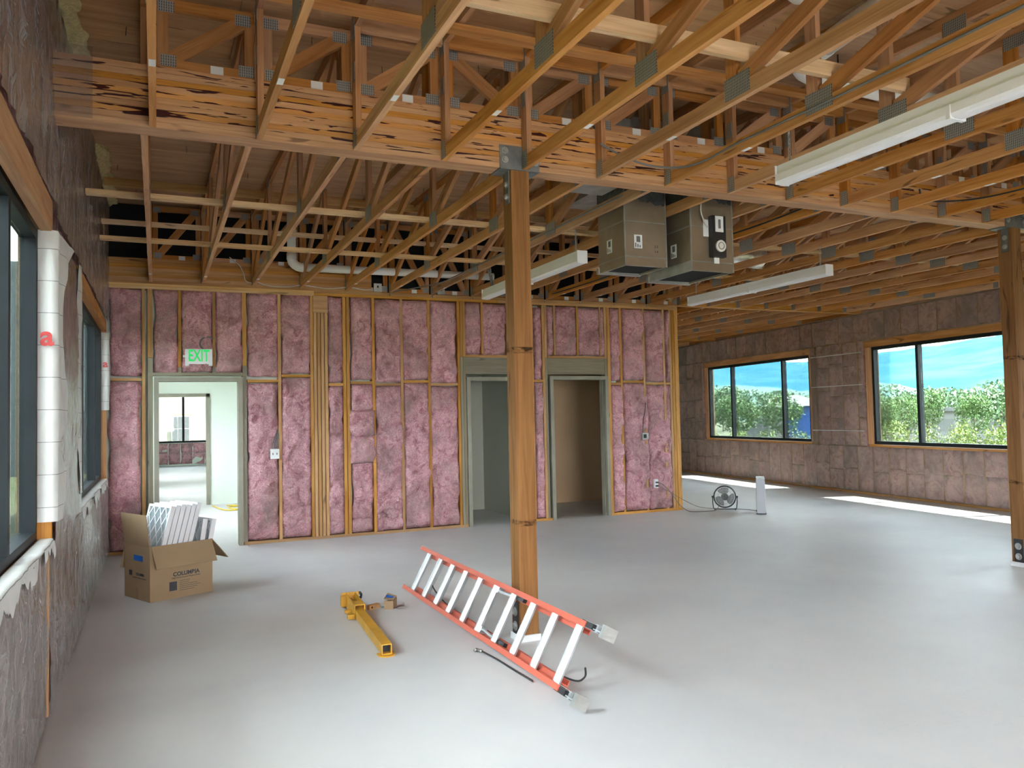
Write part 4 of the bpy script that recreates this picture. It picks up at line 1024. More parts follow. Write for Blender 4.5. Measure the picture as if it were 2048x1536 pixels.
# ------------------------------------------------------------------ cardboard box with filters
BX = Matrix.Translation((-.061, 7.819, 0)) @ Matrix.Rotation(math.atan2(8.073 - 7.819, .470 + .061), 4, 'Z')   # local x along the printed long side, y away
LX, LY, HZ = .590, .50, .485
cb = thing('cardboard_box', tuple(BX @ Vector((LX / 2, LY / 2, 0))), 'open brown cardboard box of filters by the first door', 'box')
t = .006
box('side_panel', 0, LX, 0, t, 0, HZ, 'card', cb, BX); box('side_panel', 0, LX, LY - t, LY, 0, HZ, 'card', cb, BX)
box('end_panel', 0, t, t, LY - t, 0, HZ, 'card', cb, BX); box('end_panel', LX - t, LX, t, LY - t, 0, HZ, 'card', cb, BX)
box('bottom_panel', t, LX - t, t, LY - t, 0, t, 'card', cb, BX)
def flap(p, ax, out, ln, wd, ang):
    """flap hinged at p along ax (length ln), opening outward 'out', angle from vertical"""
    M = face_matrix((0, 0, 0), (1, 0, 0), (0, 1, 0))
    a = Vector(ax); o_ = Vector(out); d = Vector((0, 0, 1)) * math.cos(ang) + o_ * math.sin(ang)
    n = a.cross(d).normalized()
    P = [Vector(p), Vector(p) + a * ln, Vector(p) + a * ln + d * wd, Vector(p) + d * wd]
    vs_ = [BX @ (q + n * s) for s in (-.003, .003) for q in P]
    return mesh_obj('flap', vs_, [(0, 3, 2, 1), (4, 5, 6, 7), (0, 1, 5, 4), (1, 2, 6, 5), (2, 3, 7, 6), (3, 0, 4, 7)], 'card', cb)
flap((0.0, .0, HZ), (0, 1, 0), (-1, 0, 0), LY, .285, math.radians(7))
flap((.012, 0, HZ + .002), (1, 0, 0), (0, -1, 0), LX - .02, .215, math.radians(152))
flap((LX, .0, HZ), (0, 1, 0), (1, 0, 0), LY, .25, math.radians(140))
flap((0, LY, HZ), (1, 0, 0), (0, 1, 0), LX, .25, math.radians(160))
FM = BX @ face_matrix((0, -.001, 0), (1, 0, 0), (0, 0, 1))
EM = BX @ face_matrix((-.001, 0, 0), (0, -1, 0), (0, 0, 1))
text_obj('print', 'COLUMBIA', .050, 'card_ink', cb, FM @ Matrix.Translation((.335, .212, 0)), .0004, sx=1.0, off=.0018)
text_obj('print', 'High Performance Pleated Filter', .021, 'card_ink', cb, FM @ Matrix.Translation((.335, .180, 0)), .0004)
box('print', .175, .245, .070, .150, -.0004, .0006, 'card_ink', cb, FM)
for i in range(6): box('print', .27, .27 + (.10, .09, .17, .20, .17, .14)[i], .148 - i * .017, .151 - i * .017, -.0003, .0005, 'card_ink', cb, FM)
text_obj('print', 'COLUMBIA', .032, 'card_ink', cb, EM @ Matrix.Translation((-.19, .225, 0)), .0004, off=.001)
box('print', -.405, -.345, .205, .25, -.0004, .0006, 'card_ink', cb, EM)
box('print', -.33, -.07, .190, .195, -.0003, .0005, 'card_ink', cb, EM)
box('brown_tape_strip', -.275, -.225, .0, .10, -.0003, .0006, 'brown_tape', cb, EM)
tag(box('blue_tape_strip', -.31, -.135, .345, .395, -.0003, .001, 'tape', cb, EM), 'blue tape patch')
# furnace filters standing in the box, leaning
def air_filter(xb, tilt, dz, label, W=.44, Hh=.50, D=.040):
    M = BX @ Matrix.Translation((xb, .03, dz)) @ Matrix.Rotation(tilt, 4, 'Y')
    o = thing('air_filter', tuple(M @ Vector((D / 2, W / 2, 0))), label, 'filter', 'pleated air filters in the box')
    fr = .022
    boxes('frame', [(0, D, 0, W, 0, fr), (0, D, 0, W, Hh - fr, Hh), (0, D, 0, fr, fr, Hh - fr), (0, D, W - fr, W, fr, Hh - fr)], 'filter', o, M)
    n = 22; vs_, fs = [], []
    for i in range(n + 1):
        y = fr + (W - 2 * fr) * i / n; x = .008 if i % 2 else .026
        vs_ += [(x, y, fr), (x, y, Hh - fr)]
    for i in range(n): fs.append((2 * i, 2 * i + 1, 2 * i + 3, 2 * i + 2))
    mesh_obj('pleated_media', vs_, fs, 'media', o, M=M)
    # diamond card grid
    gv, gf = [], []
    def bar(y0, z0, y1, z1):
        d = Vector((0, y1 - y0, z1 - z0)).normalized(); nn = Vector((0, -d.z, d.y)) * .0065
        k = len(gv)
        for s in (-.0005, .0015):
            for p, q in (((y0, z0), -1), ((y1, z1), -1), ((y1, z1), 1), ((y0, z0), 1)):
                gv.append((.004 + s, p[0] + nn.y * q, p[1] + nn.z * q))
        gf.extend([tuple(a + k for a in f) for f in BF])
    a0, a1, b0, b1 = fr, W - fr, fr, Hh - fr
    sl = 1.5; st = .135
    for s in (1, -1):
        c = -1.2
        while c < 1.6:
            # z = c + s*sl*y
            pts = []
            for y in (a0, a1):
                z = c + s * sl * y
                if b0 <= z <= b1: pts.append((y, z))
            for z in (b0, b1):
                y = (z - c) / (s * sl)
                if a0 < y < a1: pts.append((y, z))
            if len(pts) >= 2:
                pts.sort(); bar(*pts[0], *pts[-1])
            c += st * 1.25
    mesh_obj('card_grid', gv, gf, 'filter', o, M=M)
    return o
for i in range(6):
    air_filter(.085 + i * .050, math.radians(15), .345 + .004 * (i % 3), ('front filter of the leaning row, its diamond grid facing the left window' if i == 0 else f'{ORD[i]} filter from the left window in the leaning row'), W=.43)
air_filter(.445, math.radians(9), .215, 'lower filter standing behind the leaning row in the box', W=.40, Hh=.47, D=.045)
air_filter(.51, math.radians(12), .212, 'rightmost low filter in the box', W=.42, Hh=.47, D=.045)

# ------------------------------------------------------------------ yellow column jack, small carton, block
YM = Matrix.Translation((1.395, 5.29, 0)) @ Matrix.Rotation(math.radians(-3.5), 4, 'Z')     # local y runs along the jack away from the camera
yj = thing('screw_jack', tuple(YM @ Vector((0, .75, 0))), 'yellow square-tube screw jack lying on the floor', 'jack')
a = .034; L = 1.18; zc = .042
boxes('tube', [(-a, a, 0, L, zc - a, zc - a + .006), (-a, a, 0, L, zc + a - .006, zc + a), (-a, -a + .006, 0, L, zc - a + .006, zc + a - .006), (a - .006, a, 0, L, zc - a + .006, zc + a - .006)], 'yellow', yj, YM)
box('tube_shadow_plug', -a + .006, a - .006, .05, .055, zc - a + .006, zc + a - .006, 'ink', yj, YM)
fp = [(math.cos(t_) * .058, math.sin(t_) * .058 + .015) for t_ in [math.pi + k * math.pi / 10 for k in range(11)]] + [(.058, .06), (-.058, .06)]
n = len(fp)
mesh_obj('foot_plate', [(x, y, 0) for x, y in fp] + [(x, y, .008) for x, y in fp], [tuple(range(n - 1, -1, -1)), tuple(range(n, 2 * n))] + [(i, (i + 1) % n, n + (i + 1) % n, n + i) for i in range(n)], 'yellow', yj, M=YM)
for sx in (-.043, .035): box('channel_side', sx, sx + .008, L - .12, L + .34, .004, .115, 'yellow', yj, YM)
box('channel_web', -.035, .035, L + .02, L + .10, .09, .098, 'yellow', yj, YM); box('channel_web', -.035, .035, L - .12, L - .04, .107, .115, 'yellow', yj, YM)
box('head_plate', -.075, .07, L + .34, L + .352, .002, .12, 'yellow', yj, YM)
box('side_lug', -.10, -.043, L - .02, L + .03, .03, .05, 'yellow', yj, YM); box('side_lug', -.085, -.043, L + .28, L + .34, .02, .10, 'yellow', yj, YM)
box('clevis', -.095, -.043, L - .14, L - .09, .01, .045, 'yellow', yj, YM)
tb = [YM @ Vector(p) for p in ((.04, L + .28, .08), (.075, L + .27, .085), (.085, L + .31, .10), (.08, L + .35, .11))]
tube('chain', tb, .012, 'blackpl', yj, 7); tube('screw', [YM @ Vector((0, L + .10, .055)), YM @ Vector((0, L + .33, .055))], .016, 'galv', yj, 10)
SM = Matrix.Translation((1.712, 6.567, 0)) @ Matrix.Rotation(math.radians(-27), 4, 'Z')
sm = thing('small_carton', tuple(SM @ Vector((.035, .08, 0))), 'small brown carton with a blue strip beside the yellow jack', 'box')
SL, SW, SH = .078, .15, .07
boxes('carton_body', [(0, SL, 0, .003, 0, SH), (0, SL, SW - .003, SW, 0, SH), (0, .003, .003, SW - .003, 0, SH * .6), (SL - .003, SL, .003, SW - .003, 0, SH), (.003, SL - .003, .003, SW - .003, 0, .003)], 'card', sm, SM)
mesh_obj('lid', [(-.005, .02, SH + .012), (SL, .0, SH + .006), (SL, SW, SH + .006), (.0, SW, SH + .03), (-.005, .02, SH + .016), (SL, .0, SH + .010), (SL, SW, SH + .010), (.0, SW, SH + .034)], BF, 'card', sm, M=SM)
mesh_obj('blue_strip', [(.002, .05, SH + .0195), (.062, .045, SH + .0125), (.062, .11, SH + .0135), (.002, .11, SH + .0275)], [(0, 1, 2, 3)], 'tape', sm, M=SM)
for i in range(3): tube('hardware', [SM @ Vector((-.03 + i * .012, .03 + i * .03, .012)), SM @ Vector((.03, .05 + i * .03, .05))], .010, 'galv', sm, 7)
PM = Matrix.Translation((1.60, 6.60, 0)) @ Matrix.Rotation(math.radians(24), 4, 'Z')
pb = thing('wood_offcut', (1.63, 6.61, 0), 'tiny punched offcut between the yellow jack and small carton', 'offcut')
box('block', 0, .105, 0, .035, 0, .038, 'stud', pb, PM); disc('screw', PM @ Vector((.06, -.002, .02)), PM.to_3x3() @ Vector((0, -1, 0)), .008, .006, 'galv', pb, 8); disc('hole', PM @ Vector((.025, -.001, .018)), PM.to_3x3() @ Vector((0, -1, 0)), .009, .003, 'ink', pb, 8)

# ------------------------------------------------------------------ extension ladder on its side, leaning on the post
LO = Vector((2.050, 0, .040)); UPV = Vector((2.242, 0, .392)); Wv = (UPV - LO); WL_ = Wv.length; Wv.normalize()
Tv = Vector((Wv.z, 0, -Wv.x))        # towards the post side, downwards
LM = Matrix.Identity(4)              # local x: along ladder (+Y, away), y: rung direction (lower to upper rail), z: -T
for i in range(3):
    LM[i][0] = (0, 1, 0)[i]; LM[i][1] = Wv[i]; LM[i][2] = -Tv[i]; LM[i][3] = LO[i]
ld = thing('extension_ladder', (2.15, 5.5, 0), 'orange fibreglass ladder with silver rungs leaning on its side against the middle post', 'ladder')
def rail(y, s, x0, x1, z0, z1, nm):
    """channel rail at rung-direction y; s = +1 flanges point towards -y"""
    tw = .006; fl_ = .034
    ya, yb = (y - tw, y) if s > 0 else (y, y + tw)
    fa, fb = (y - fl_, y - tw) if s > 0 else (y + tw, y + fl_)
    return boxes(nm, [(x0, x1, ya, yb, z0, z1), (x0, x1, fa, fb, z0, z0 + tw), (x0, x1, fa, fb, z1 - tw, z1)], 'orange', ld, LM)
xa, xb_ = 3.965, 6.985
rail(0, -1, xa, xb_, -.008, .072, 'rail'); rail(WL_, 1, xa, xb_, -.008, .072, 'rail')
rail(.03, -1, xa + .14, xb_ + .02, -.072, -.012, 'fly_rail'); rail(WL_ - .03, 1, xa + .14, xb_ + .02, -.072, -.012, 'fly_rail')
def rung(x, y0, y1, zc, r):
    seg = 10; vs_, fs = [], []
    for yy in (y0, y1):
        for k in range(seg):
            an = 2 * math.pi * k / seg
            vs_.append((x + r * (1.0 + .12 * (k % 2)) * math.cos(an), yy, zc + r * math.sin(an)))
    for k in range(seg): fs.append((k, (k + 1) % seg, seg + (k + 1) % seg, seg + k))
    fs += [tuple(range(seg - 1, -1, -1)), tuple(range(seg, 2 * seg))]
    return mesh_obj('rung', vs_, fs, 'alum', ld, M=LM)
for i in range(10):
    rung(xa + .105 + i * .305, .006, WL_ - .006, .030, .025)
for i in range(9): rung(xa + .24 + i * .305, .036, WL_ - .036, -.045, .016)
for y, s in ((0, -1), (WL_, 1)):
    y0, y1 = (y - .004, y + .028) if s < 0 else (y - .028, y + .004)
    box('end_cap', xb_ - .01, xb_ + .015, y0, y1, -.012, .068, 'alum', ld, LM)
    sh = box('shoe_bracket', xa - .07, xa + .05, y0, y1, -.004, .066, 'blackpl', ld, LM)
    box('shoe_sleeve', xa + .0, xa + .10, y0 - .003, y1 + .003, -.012, .014, 'alum', sh, LM)
    box('shoe_arm', xa - .17, xa - .05, y0 + .004, y0 + .010, .006, .056, 'alum', sh, LM)
    box('shoe_pivot', xa - .09, xa - .06, y0 - .006, y1 + .006, .022, .040, 'alum', sh, LM)
    box('shoe_pad', xa - .205, xa - .175, (y0 + y1) / 2 - .036, (y0 + y1) / 2 + .036, -.012, .075, 'galv', sh, LM)
    lk = tube('rung_lock', [LM @ Vector(p) for p in ((5.28, y - s * .05, .005), (5.20, y - s * .06, .03), (5.08, y - s * .055, .035), (4.98, y - s * .05, .02))], [.014, .012, .012, .016], 'alum', ld, 7)
    box('lock_body', 5.24, 5.33, min(y - s * .075, y - s * .03), max(y - s * .075, y - s * .03), -.015, .03, 'alum', lk, LM)
    box('lock_spring', 4.86, 4.99, min(y - s * .06, y - s * .035), max(y - s * .06, y - s * .035), -.01, .018, 'blackpl', lk, LM)
tube('rope', spline([(2.17, 3.97, .17), (2.19, 4.02, .10), (2.20, 4.2, .035), (2.17, 4.7, .02), (2.16, 5.3, .018), (2.18, 6.0, .02), (2.16, 6.35, .06), (2.14, 6.55, .13), (2.13, 6.6, .20), (2.12, 6.52, .22)], 6), .006, 'cable_b', ld, 6)
tube('rope_tail', spline([(1.98, 5.05, .010), (2.0, 4.85, .010), (2.01, 4.6, .010), (2.02, 4.35, .012)], 5), .006, 'cable_b', ld, 6)
tube('rope_hook', [(1.98, 5.05, .012), (1.955, 5.10, .014), (1.94, 5.08, .014)], .011, 'galv', ld, 6)

# ------------------------------------------------------------------ fan, box fan, cords
fc = Vector((8.37, 10.50, .205)); fd = Vector((-8.0, -10.5, 1.2)).normalized(); fr_ = fd.cross(Vector((0, 0, 1))).normalized() * -1; fu = fr_.cross(fd).normalized() * -1
if fu.z < 0: fu = -fu
fan = thing('floor_fan', (8.37, 10.5, 0), 'small round black wire-cage fan on the floor', 'fan')
def fp_(a, r_, d=0): return fc + fr_ * (r_ * math.cos(a)) + fu * (r_ * math.sin(a)) + fd * d
for d, rr in ((.05, .165), (0, .175), (-.05, .165)): tube('cage_ring', [fp_(k * math.pi / 16, rr, d) for k in range(32)], .006, 'blackpl', fan, 6, closed=True)
for rr in (.06, .11): tube('cage_ring', [fp_(k * math.pi / 12, rr, .065) for k in range(24)], .0025, 'galv', fan, 5, closed=True)
wv = thing_part('cage_wires', fan)
for k in range(28):
    a_ = 2 * math.pi * k / 28
    tube('wire', [fp_(a_, .03, .07), fp_(a_, .12, .066), fp_(a_, .165, .05), fp_(a_, .175, 0)], .0016, 'galv', wv, 4)
for k in range(3):
    a0_ = math.pi / 2 + k * 2 * math.pi / 3
    vs_, fs = [], []
    for i in range(7):
        t_ = i / 6; rad = .035 + .115 * t_; wd_ = .42 + .35 * math.sin(t_ * math.pi * .8)
        for j in range(5):
            q = (j / 4 - .5) * 2 * wd_
            vs_.append(fp_(a0_ + q + .25 * t_, rad, .025 * (j / 4 - .5)))
    for i in range(6):
        for j in range(4): fs.append((i * 5 + j, i * 5 + j + 1, (i + 1) * 5 + j + 1, (i + 1) * 5 + j))
    mesh_obj('blade', vs_, fs, 'galv_dark', fan, True)
disc('motor', fc - fd * .03, fd, .055, .09, 'blackpl', fan, 18); disc('hub', fc + fd * .03, fd, .035, .03, 'blackpl', fan, 16)
sL, sR = fc - fr_ * .19, fc + fr_ * .19
def gz(v, z): return Vector((v.x, v.y, z))
tube('stand', [sL + fd * .0, gz(sL, .11), gz(sL + fr_ * .01, .02), gz(sL + fr_ * .03, .010), gz(fc, .010), gz(sR - fr_ * .03, .010), gz(sR - fr_ * .01, .02), gz(sR, .11), sR], .008, 'blackpl', fan, 7)
for q in (sL, sR): disc('pivot_knob', q, fr_, .014, .03, 'blackpl', fan, 10)
for q in (sL + fr_ * .03, sR - fr_ * .03): tube('foot_bar', [gz(q - fd * .10, .010), gz(q + fd * .12, .010)], .008, 'blackpl', fan, 7)

BFM = Matrix.Translation((8.39, 9.67, 0)) @ Matrix.Rotation(math.radians(50), 4, 'Z')   # local x = depth direction along the sight line, y = thickness
bf = thing('box_fan', tuple(BFM @ Vector((.25, 0, 0))), 'white box fan standing edge-on beside the round fan', 'fan')
tk = .062
boxes('housing', [(0, .50, -tk, tk, .02, .05), (0, .50, -tk, tk, .50, .545), (0, .03, -tk, tk, .05, .50), (.47, .50, -tk, tk, .05, .50)], 'grey_plastic', bf, BFM)
box('handle', .19, .31, -.02, .02, .545, .560, 'white', bf, BFM)
for xx in (.06, .40): box('foot', xx, xx + .04, -tk - .01, tk + .01, 0, .02, 'blackpl', bf, BFM)
for sy in (-tk - .002, tk + .002):
    g = thing_part('grille', bf)
    for rr in (.05, .09, .13, .17, .21): tube('grille_ring', [BFM @ Vector((.25 + rr * math.cos(k * math.pi / 14), sy, .275 + rr * math.sin(k * math.pi / 14))) for k in range(28)], .003, 'white', g, 5, closed=True)
    for k in range(8): tube('grille_bar', [BFM @ Vector((.25 + .03 * math.cos(k * math.pi / 4), sy, .275 + .03 * math.sin(k * math.pi / 4))), BFM @ Vector((.25 + .225 * math.cos(k * math.pi / 4), sy, .275 + .225 * math.sin(k * math.pi / 4)))], .003, 'white', g, 5)
disc('hub', BFM @ Vector((.25, 0, .275)), BFM.to_3x3() @ Vector((0, 1, 0)), .05, .05, 'galv', bf, 16)
for k in range(5):
    a_ = k * 2 * math.pi / 5; vs_, fs = [], []
    for i in range(5):
        rad = .045 + .16 * i / 4
        for j in range(4):
            q = (j / 3 - .5) * .8
            vs_.append((.25 + rad * math.cos(a_ + q), .05 * (j / 3 - .5), .275 + rad * math.sin(a_ + q)))
    for i in range(4):
        for j in range(3): fs.append((i * 4 + j, i * 4 + j + 1, i * 4 + j + 5, i * 4 + j + 4))
    mesh_obj('blade', vs_, fs, 'pvc', bf, True, BFM)
tag(tube('power_cord', spline([(7.29, YP - .085, .475), (7.38, YP - .16, .40), (7.55, YP - .14, .22), (7.68, YP - .12, .08), (7.72, YP - .25, .012), (7.74, YP - .40, .010), (7.95, YP - .45, .010), (8.12, YP - .42, .010), (8.24, YP - .33, .03), (8.3, YP - .33, .12)], 8), .0055, 'cable', None, 7), 'grey cord curving over the floor from the outlet to the round fan', 'cord')
tag(tube('power_cord', spline([(7.29, YP - .085, .42), (7.45, YP - .12, .33), (7.75, YP - .10, .17), (8.0, YP - .15, .05), (8.3, YP - .2, .008), (8.6, YP - .6, .008), (8.62, YP - 1.0, .010), (8.45, YP - 1.12, .03)], 8), .0045, 'cable', None, 6), 'thin straight cord from the outlet past the round fan to the box fan', 'cord')
yc = tag(tube('yellow_cord', spline([(.95, 16.2, .01), (1.02, 15.7, .01), (1.1, 15.3, .01), (1.25, 15.15, .01), (1.45, 15.3, .01), (1.4, 15.8, .012), (1.2, 15.7, .012), (1.3, 15.2, .02), (1.55, 15.1, .02), (1.6, 15.7, .02), (1.35, 15.9, .02), (1.2, 16.1, .01)], 8), .012, 'ycord', None, 7), 'yellow extension cord coiled on the hall floor beyond the first door', 'cord')

# ------------------------------------------------------------------ outdoors
def ground_mat():
    m, nt = new_mat('rough_grass'); n = tex(nt, (1, 1, 1), .25, 5, .3, .6, rnd=False)
    r = ramp(nt, [(.35, (.03, .04, .015)), (.5, (.045, .055, .02)), (.65, (.07, .065, .045))]); nt.links.new(n.outputs[0], r.inputs[0]); finish(nt, r.outputs[0], .95); return m
MAT['grass'] = ground_mat()
def hill_mat(name, a, b):  # distance haze is put into the hill colours
    m, nt = new_mat(name); n = tex(nt, (.012, .012, .05), 1, 6, .5, .6, rnd=False)
    r = ramp(nt, [(.4, a), (.62, b)]); nt.links.new(n.outputs[0], r.inputs[0]); finish(nt, r.outputs[0], 1.0, spec=0.0); return m
MAT['hill_far'] = hill_mat('haze_blue_hillside', (0.0178, 0.0725, 0.1110), (0.0311, 0.0925, 0.1221))
MAT['hill_near'] = hill_mat('haze_green_hillside', (0.0609, 0.1128, 0.1097), (0.0914, 0.1402, 0.1158))
def leaf_mat(name, a, b):
    m, nt = new_mat(name); n = tex(nt, (1, 1, 1), 1.6, 4, 0, .6)
    r = ramp(nt, [(.35, a), (.65, b)]); nt.links.new(n.outputs[0], r.inputs[0])
    p = finish(nt, r.outputs[0], .6, spec=.2); return m
MAT['leaf'] = leaf_mat('green_leaves', (0.0420, 0.0884, 0.0260), (0.0793, 0.1444, 0.0420))
MAT['leaf_l'] = leaf_mat('light_green_leaves', (0.0858, 0.1431, 0.0321), (0.1431, 0.2003, 0.0501))
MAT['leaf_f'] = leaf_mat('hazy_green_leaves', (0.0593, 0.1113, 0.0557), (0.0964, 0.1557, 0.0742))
MAT['leaf_o'] = leaf_mat('orange_leaves', (0.1093, 0.0447, 0.0224), (0.1292, 0.0845, 0.0397))
MAT['bark'] = plain('bark', (.10, .075, .055), .9, var=.3)
MAT['blue_wall'] = plain('bright_blue_wall', (0.0040, 0.0550, 0.2400), .5, var=.05)
MAT['roof_grey'] = plain('grey_roof', (0.0900, 0.0938, 0.0975), .8)
MAT['grey_wall'] = plain('grey_stucco', (0.0884, 0.0918, 0.0918), .8)
MAT['white_wall'] = plain('white_stucco', (0.1344, 0.1344, 0.1344), .8, var=.04)
MAT['peach_wall'] = plain('cream_stucco', (0.2520, 0.2310, 0.1960), .85, var=.03)
gp = [(-400, -.4), (-30, -.35), (22, -.35), (30, -.8), (60, -1.6), (120, -2.0), (2600, -4.0)]
gv, gf = [], []
for i, (x, z) in enumerate(gp):
    gv += [(x, -700, z), (x, 2600, z)]
for i in range(len(gp) - 1): gf.append((2 * i, 2 * i + 2, 2 * i + 3, 2 * i + 1))
tag(mesh_obj('ground', gv, gf, 'grass'), 'rough grassy ground sloping away outside the windows', 'ground', kind='structure')
def ridge(name, mat, R0, hfun, label, a0, a1, depth, seed):
    n = 150; m = 14; vs_, fs = [], []
    for i in range(n + 1):
        an = a0 + (a1 - a0) * i / n
        for j in range(m + 1):
            t_ = j / m; rr = R0 - depth * (1 - t_)
            h = (hfun(an) * (t_ ** .85)) * (1 + .22 * fbm(an * 14 + seed, t_ * 3, 0, 4) * (1 - t_ * .6)) - 6 * (1 - t_)
            vs_.append((rr * math.sin(an), rr * math.cos(an), h))
    for i in range(n):
        for j in range(m): fs.append((i * (m + 1) + j, (i + 1) * (m + 1) + j, (i + 1) * (m + 1) + j + 1, i * (m + 1) + j + 1))
    return tag(mesh_obj(name, vs_, fs, mat, None, True), label, 'hill', kind='structure')
# azimuth measured from +Y towards +X
def far_h(a):
    # heights read along the skyline: 38 deg ~ 101, 44 ~ 88, 48 ~ 94, 51 ~ 102, 55.5 ~ 117
    d = math.degrees(a); P = [(0, 70), (20, 90), (34, 112), (38, 104), (42, 92), (44, 87), (48, 94), (51, 102), (55.5, 117), (62, 128), (80, 100), (110, 60), (150, 40)]
    for (x0, y0), (x1, y1) in zip(P[:-1], P[1:]):
        if x0 <= d <= x1: return y0 + (y1 - y0) * (d - x0) / (x1 - x0) + 2.0 * fbm(d * .7, 0, 0, 3)
    return 40
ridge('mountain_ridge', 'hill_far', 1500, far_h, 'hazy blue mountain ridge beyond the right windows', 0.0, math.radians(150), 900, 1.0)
def near_h(a):
    d = math.degrees(a); return 11 + 9 * math.exp(-((d - 47.5) / 3.2) ** 2) + 10 * math.exp(-((d - 39) / 4) ** 2) + 3 * fbm(d * .3, 1, 0, 3)
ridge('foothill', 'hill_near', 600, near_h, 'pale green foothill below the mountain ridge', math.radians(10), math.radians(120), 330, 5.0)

def leaf_cloud(blobs, n, size, rg):
    vs_, fs = [], []
    tot = sum(b[3] * b[4] for b in blobs)
    for (cx, cy, cz, rx, rz) in blobs:
        for _ in range(int(n * rx * rz / tot)):
            u = rg.uniform(-1, 1); a_ = rg.uniform(0, 2 * math.pi); q = math.sqrt(1 - u * u); s_ = rg.uniform(.62, 1.05)
            c = Vector((cx + rx * q * math.cos(a_) * s_, cy + rx * q * math.sin(a_) * s_, cz + rz * u * s_))
            nv = Vector((rg.gauss(0, 1), rg.gauss(0, 1), rg.gauss(0, 1) + .4)).normalized()
            t1 = nv.orthogonal().normalized() * size * rg.uniform(.6, 1.3); t2 = nv.cross(t1) * rg.uniform(.6, 1)
            k = len(vs_); vs_ += [c - t1, c - t2 * .7, c + t1, c + t2 * .7]; fs.append((k, k + 1, k + 2, k + 3))
    return vs_, fs
def tree(x, y, zg, h, r, label, mat='leaf', n=1500, seed=1, group='trees outside the right windows', name='tree', cat='tree', trunk=.35):
    rg = random.Random(seed)
    o = thing(name, (x, y, zg), label, cat, group)
    tt = h * trunk
    if trunk > .1:
        tube('trunk', [(x, y, zg), (x + .05, y, zg + tt), (x + .1, y + .05, zg + h * .7)], [.02 * h, .016 * h, .006 * h], 'bark', o, 7)
        for k in range(3):
            a_ = rg.uniform(0, 6.28); tube('branch', [(x + .05, y, zg + tt), (x + math.cos(a_) * r * .5, y + math.sin(a_) * r * .5, zg + h * .62)], [.01 * h, .004 * h], 'bark', o, 5)
    bl = [(x, y, zg + tt + (h - tt) * .5, r * .78, (h - tt) * .48)]
    for k in range(6):
        a_ = rg.uniform(0, 6.28); d = rg.uniform(.3, .62) * r
        bl.append((x + math.cos(a_) * d, y + math.sin(a_) * d, zg + tt + (h - tt) * rg.uniform(.28, .8), r * rg.uniform(.35, .5), (h - tt) * rg.uniform(.16, .26)))
    vs_, fs = leaf_cloud(bl, int(n * 1.8), r * .055, rg)
    mesh_obj('foliage', vs_, fs, mat, o)
    return o
T = [(28.7, 34.7, 2.35, 1.45, 'leaf', 'round tree left of centre in the far right-hand window'), (27.0, 29.5, 2.38, 1.15, 'leaf', 'tree standing before the blue building'), (33.8, 43.4, 3.3, 1.9, 'leaf_f', 'tree at the left edge of the far right-hand window'),
     (28.5, 25.1, 2.25, .85, 'leaf', 'dark tree at the left edge of the near right-hand window'), (33.0, 27.6, 2.3, 1.0, 'leaf', 'dark tree just left of the near window mullion'), (35.1, 28.2, 2.75, 1.0, 'leaf', 'tree just right of the near window mullion'), (35.8, 26.2, 2.2, 1.05, 'leaf', 'wide tree in the middle of the near right-hand window'), (36.5, 24.2, 2.3, .95, 'leaf', 'tree left of the tall pale tree'), (49.0, 34.0, 3.25, 2.4, 'leaf_f', 'tall pale tree beside the right post')]
for i, (x, y, top, r_, mt, lb) in enumerate(T):
    zg = -.8 - (x - 30) * .027
    tree(x, y, zg, top - zg, r_, lb, mt, 1700, 50 + i)
# far tree line
for i in range(11):
    a_ = math.radians(36.5 + i * 2.1); d = 130 + 25 * ((i * 7) % 5) / 4
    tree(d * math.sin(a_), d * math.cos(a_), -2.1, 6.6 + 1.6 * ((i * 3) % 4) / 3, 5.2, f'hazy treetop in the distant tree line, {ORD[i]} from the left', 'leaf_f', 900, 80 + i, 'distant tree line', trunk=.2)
# shrubs close to the wall
for i in range(13):
    a_ = math.radians(35.6 + i * 1.95)
    d = (10.4805 + 4.6 + .5 * math.sin(i * 2.1)) / (math.sin(a_) - .1359 * math.cos(a_))
    tp = 1.574 + d * ((-.022, -.023, -.0225, -.021, -.0205, -.021, -.018, -.014, -.016, -.0135, -.015, -.012, -.013)[i])
    tree(d * math.sin(a_), d * math.cos(a_), -.35, tp + .35, .52 + .012 * (d - 18), f'light green shrub in the row outside the right windows, {ORD[i]} from the left', 'leaf_l', 1500, 120 + i, 'shrubs outside the right windows', 'shrub', 'shrub', trunk=.05)
for i, (x, y) in enumerate(((19.5, 22.8), (20.6, 22.0))): tree(x, y, -.35, 1.08, .45, f'orange-tinted shrub in the far right-hand window, the {("left", "right")[i]} one', 'leaf_o', 500, 160 + i, 'orange shrubs', 'shrub', 'shrub', trunk=.05)
# buildings
bb = thing('blue_building', (42, 43.5, -1.2), 'bright blue building with a grey hipped roof behind the tree', 'building')
MB_ = Matrix.Translation((41.0, 44.0, 0)) @ Matrix.Rotation(math.radians(-43), 4, 'Z')
box('wall', -1.6, 2.6, 0, 6, -1.2, 1.86, 'blue_wall', bb, MB_)
mesh_obj('roof', [(-2.0, -.4, 1.86), (3.0, -.4, 1.86), (3.0, 6.4, 1.86), (-2.0, 6.4, 1.86), (.5, 2.2, 2.75), (.5, 3.8, 2.75)], [(0, 1, 4), (1, 2, 5, 4), (2, 3, 5), (3, 0, 4, 5), (3, 2, 1, 0)], 'roof_grey', bb, M=MB_)
box('door_panel', -1.3, -.4, -.03, 0, -1.2, .9, 'blue_wall', bb, MB_)
box('lower_annex', 2.7, 4.0, -.5, 4, -1.2, 1.0, 'grey_wall', bb, MB_)
gb = thing('grey_building', (33, 37.5, -.9), 'low grey wall beside the round tree outside', 'building')
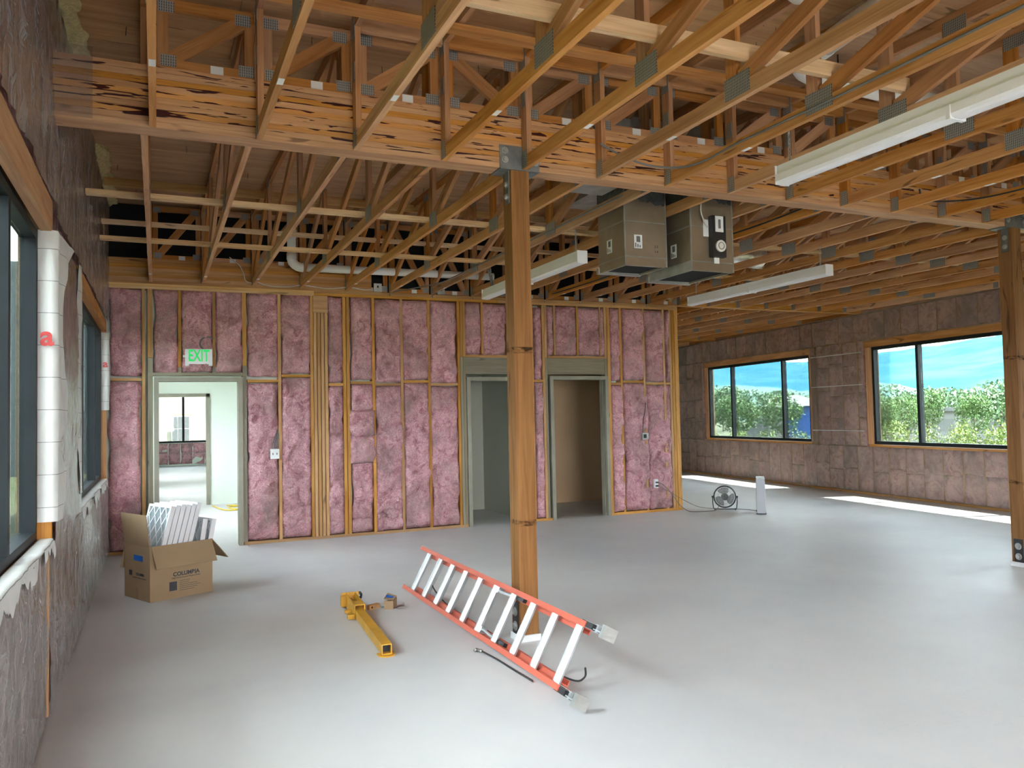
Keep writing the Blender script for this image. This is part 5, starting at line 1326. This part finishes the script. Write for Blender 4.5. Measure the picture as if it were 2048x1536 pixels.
box('wall', 32.4, 33.4, 36.5, 38.4, -1.0, 1.72, 'grey_wall', gb); box('parapet', 32.35, 33.45, 36.45, 38.45, 1.72, 1.80, 'roof_grey', gb)
bs = thing('blue_sign_board', (36.8, 40.9, -1), 'tall narrow blue board left of the blue building', 'board')
box('panel', 36.3, 36.8, 40.7, 40.85, -.6, 1.5, 'blue_wall', bs); box('cap', 36.28, 36.82, 40.68, 40.87, 1.5, 1.54, 'roof_grey', bs)
wh = thing('white_building', (63, 49, -2), 'long low white building behind the trees in the near window', 'building')
MW = Matrix.Translation((58, 58, 0)) @ Matrix.Rotation(math.radians(-52), 4, 'Z')
box('wall', -4, 34, 0, 8, -2, 1.2, 'white_wall', wh, MW); box('roof', -4.4, 34.4, -.4, 8.4, 1.2, 1.55, 'roof_grey', wh, MW)
for i in range(9): box('window_opening', -2 + i * 3.8, -.4 + i * 3.8, -.02, 0, -.6, .5, 'grey_wall', wh, MW)
pl_ = thing('light_pole', (34.5, 38.6, -1), 'thin pole outside beside the blue board', 'pole')
tube('pole', [(34.4, 38.6, -1), (34.4, 38.6, 2.3)], .03, 'galv', pl_, 6); tube('arm', [(34.4, 38.6, 2.28), (34.8, 38.4, 2.32)], .02, 'galv', pl_, 6)
# neighbour seen through the far room
nb = thing('stucco_building', (1, 41, -.4), 'cream stucco building with a gridded window seen through the first door', 'building')
box('wall', -14, 14, 41, 41.3, -.4, 6, 'peach_wall', nb)
box('trim', .55, 1.48, 40.95, 41.0, 1.93, 2.02, 'osb', nb)
wi = box('window_surround', .62, 1.42, 40.94, 41.0, .72, 1.93, 'white', nb)
for i in range(3):
    for j in range(2): box('pane', .65 + i * .255, .65 + i * .255 + .235, 40.925, 40.94, .76 + j * .58, .76 + j * .58 + .55, 'roof_grey', nb)

# pale building up the street on the left, glimpsed through the left windows
sd = thing('siding_building', (-8, 36.5, -.4), 'pale teal building with upright siding beyond the left windows', 'building')
MAT['teal_siding'] = plain('pale_teal_siding', (.085, .105, .105), .7, var=.05)
MAT['teal_siding_d'] = plain('teal_batten', (.055, .07, .072), .7, var=.05)
box('wall', -16, -1.6, 36, 36.3, -.4, 8, 'teal_siding', sd)
for i in range(48): box('batten', -16 + i * .3, -15.93 + i * .3, 35.95, 36.0, -.4, 8, 'teal_siding_d', sd)
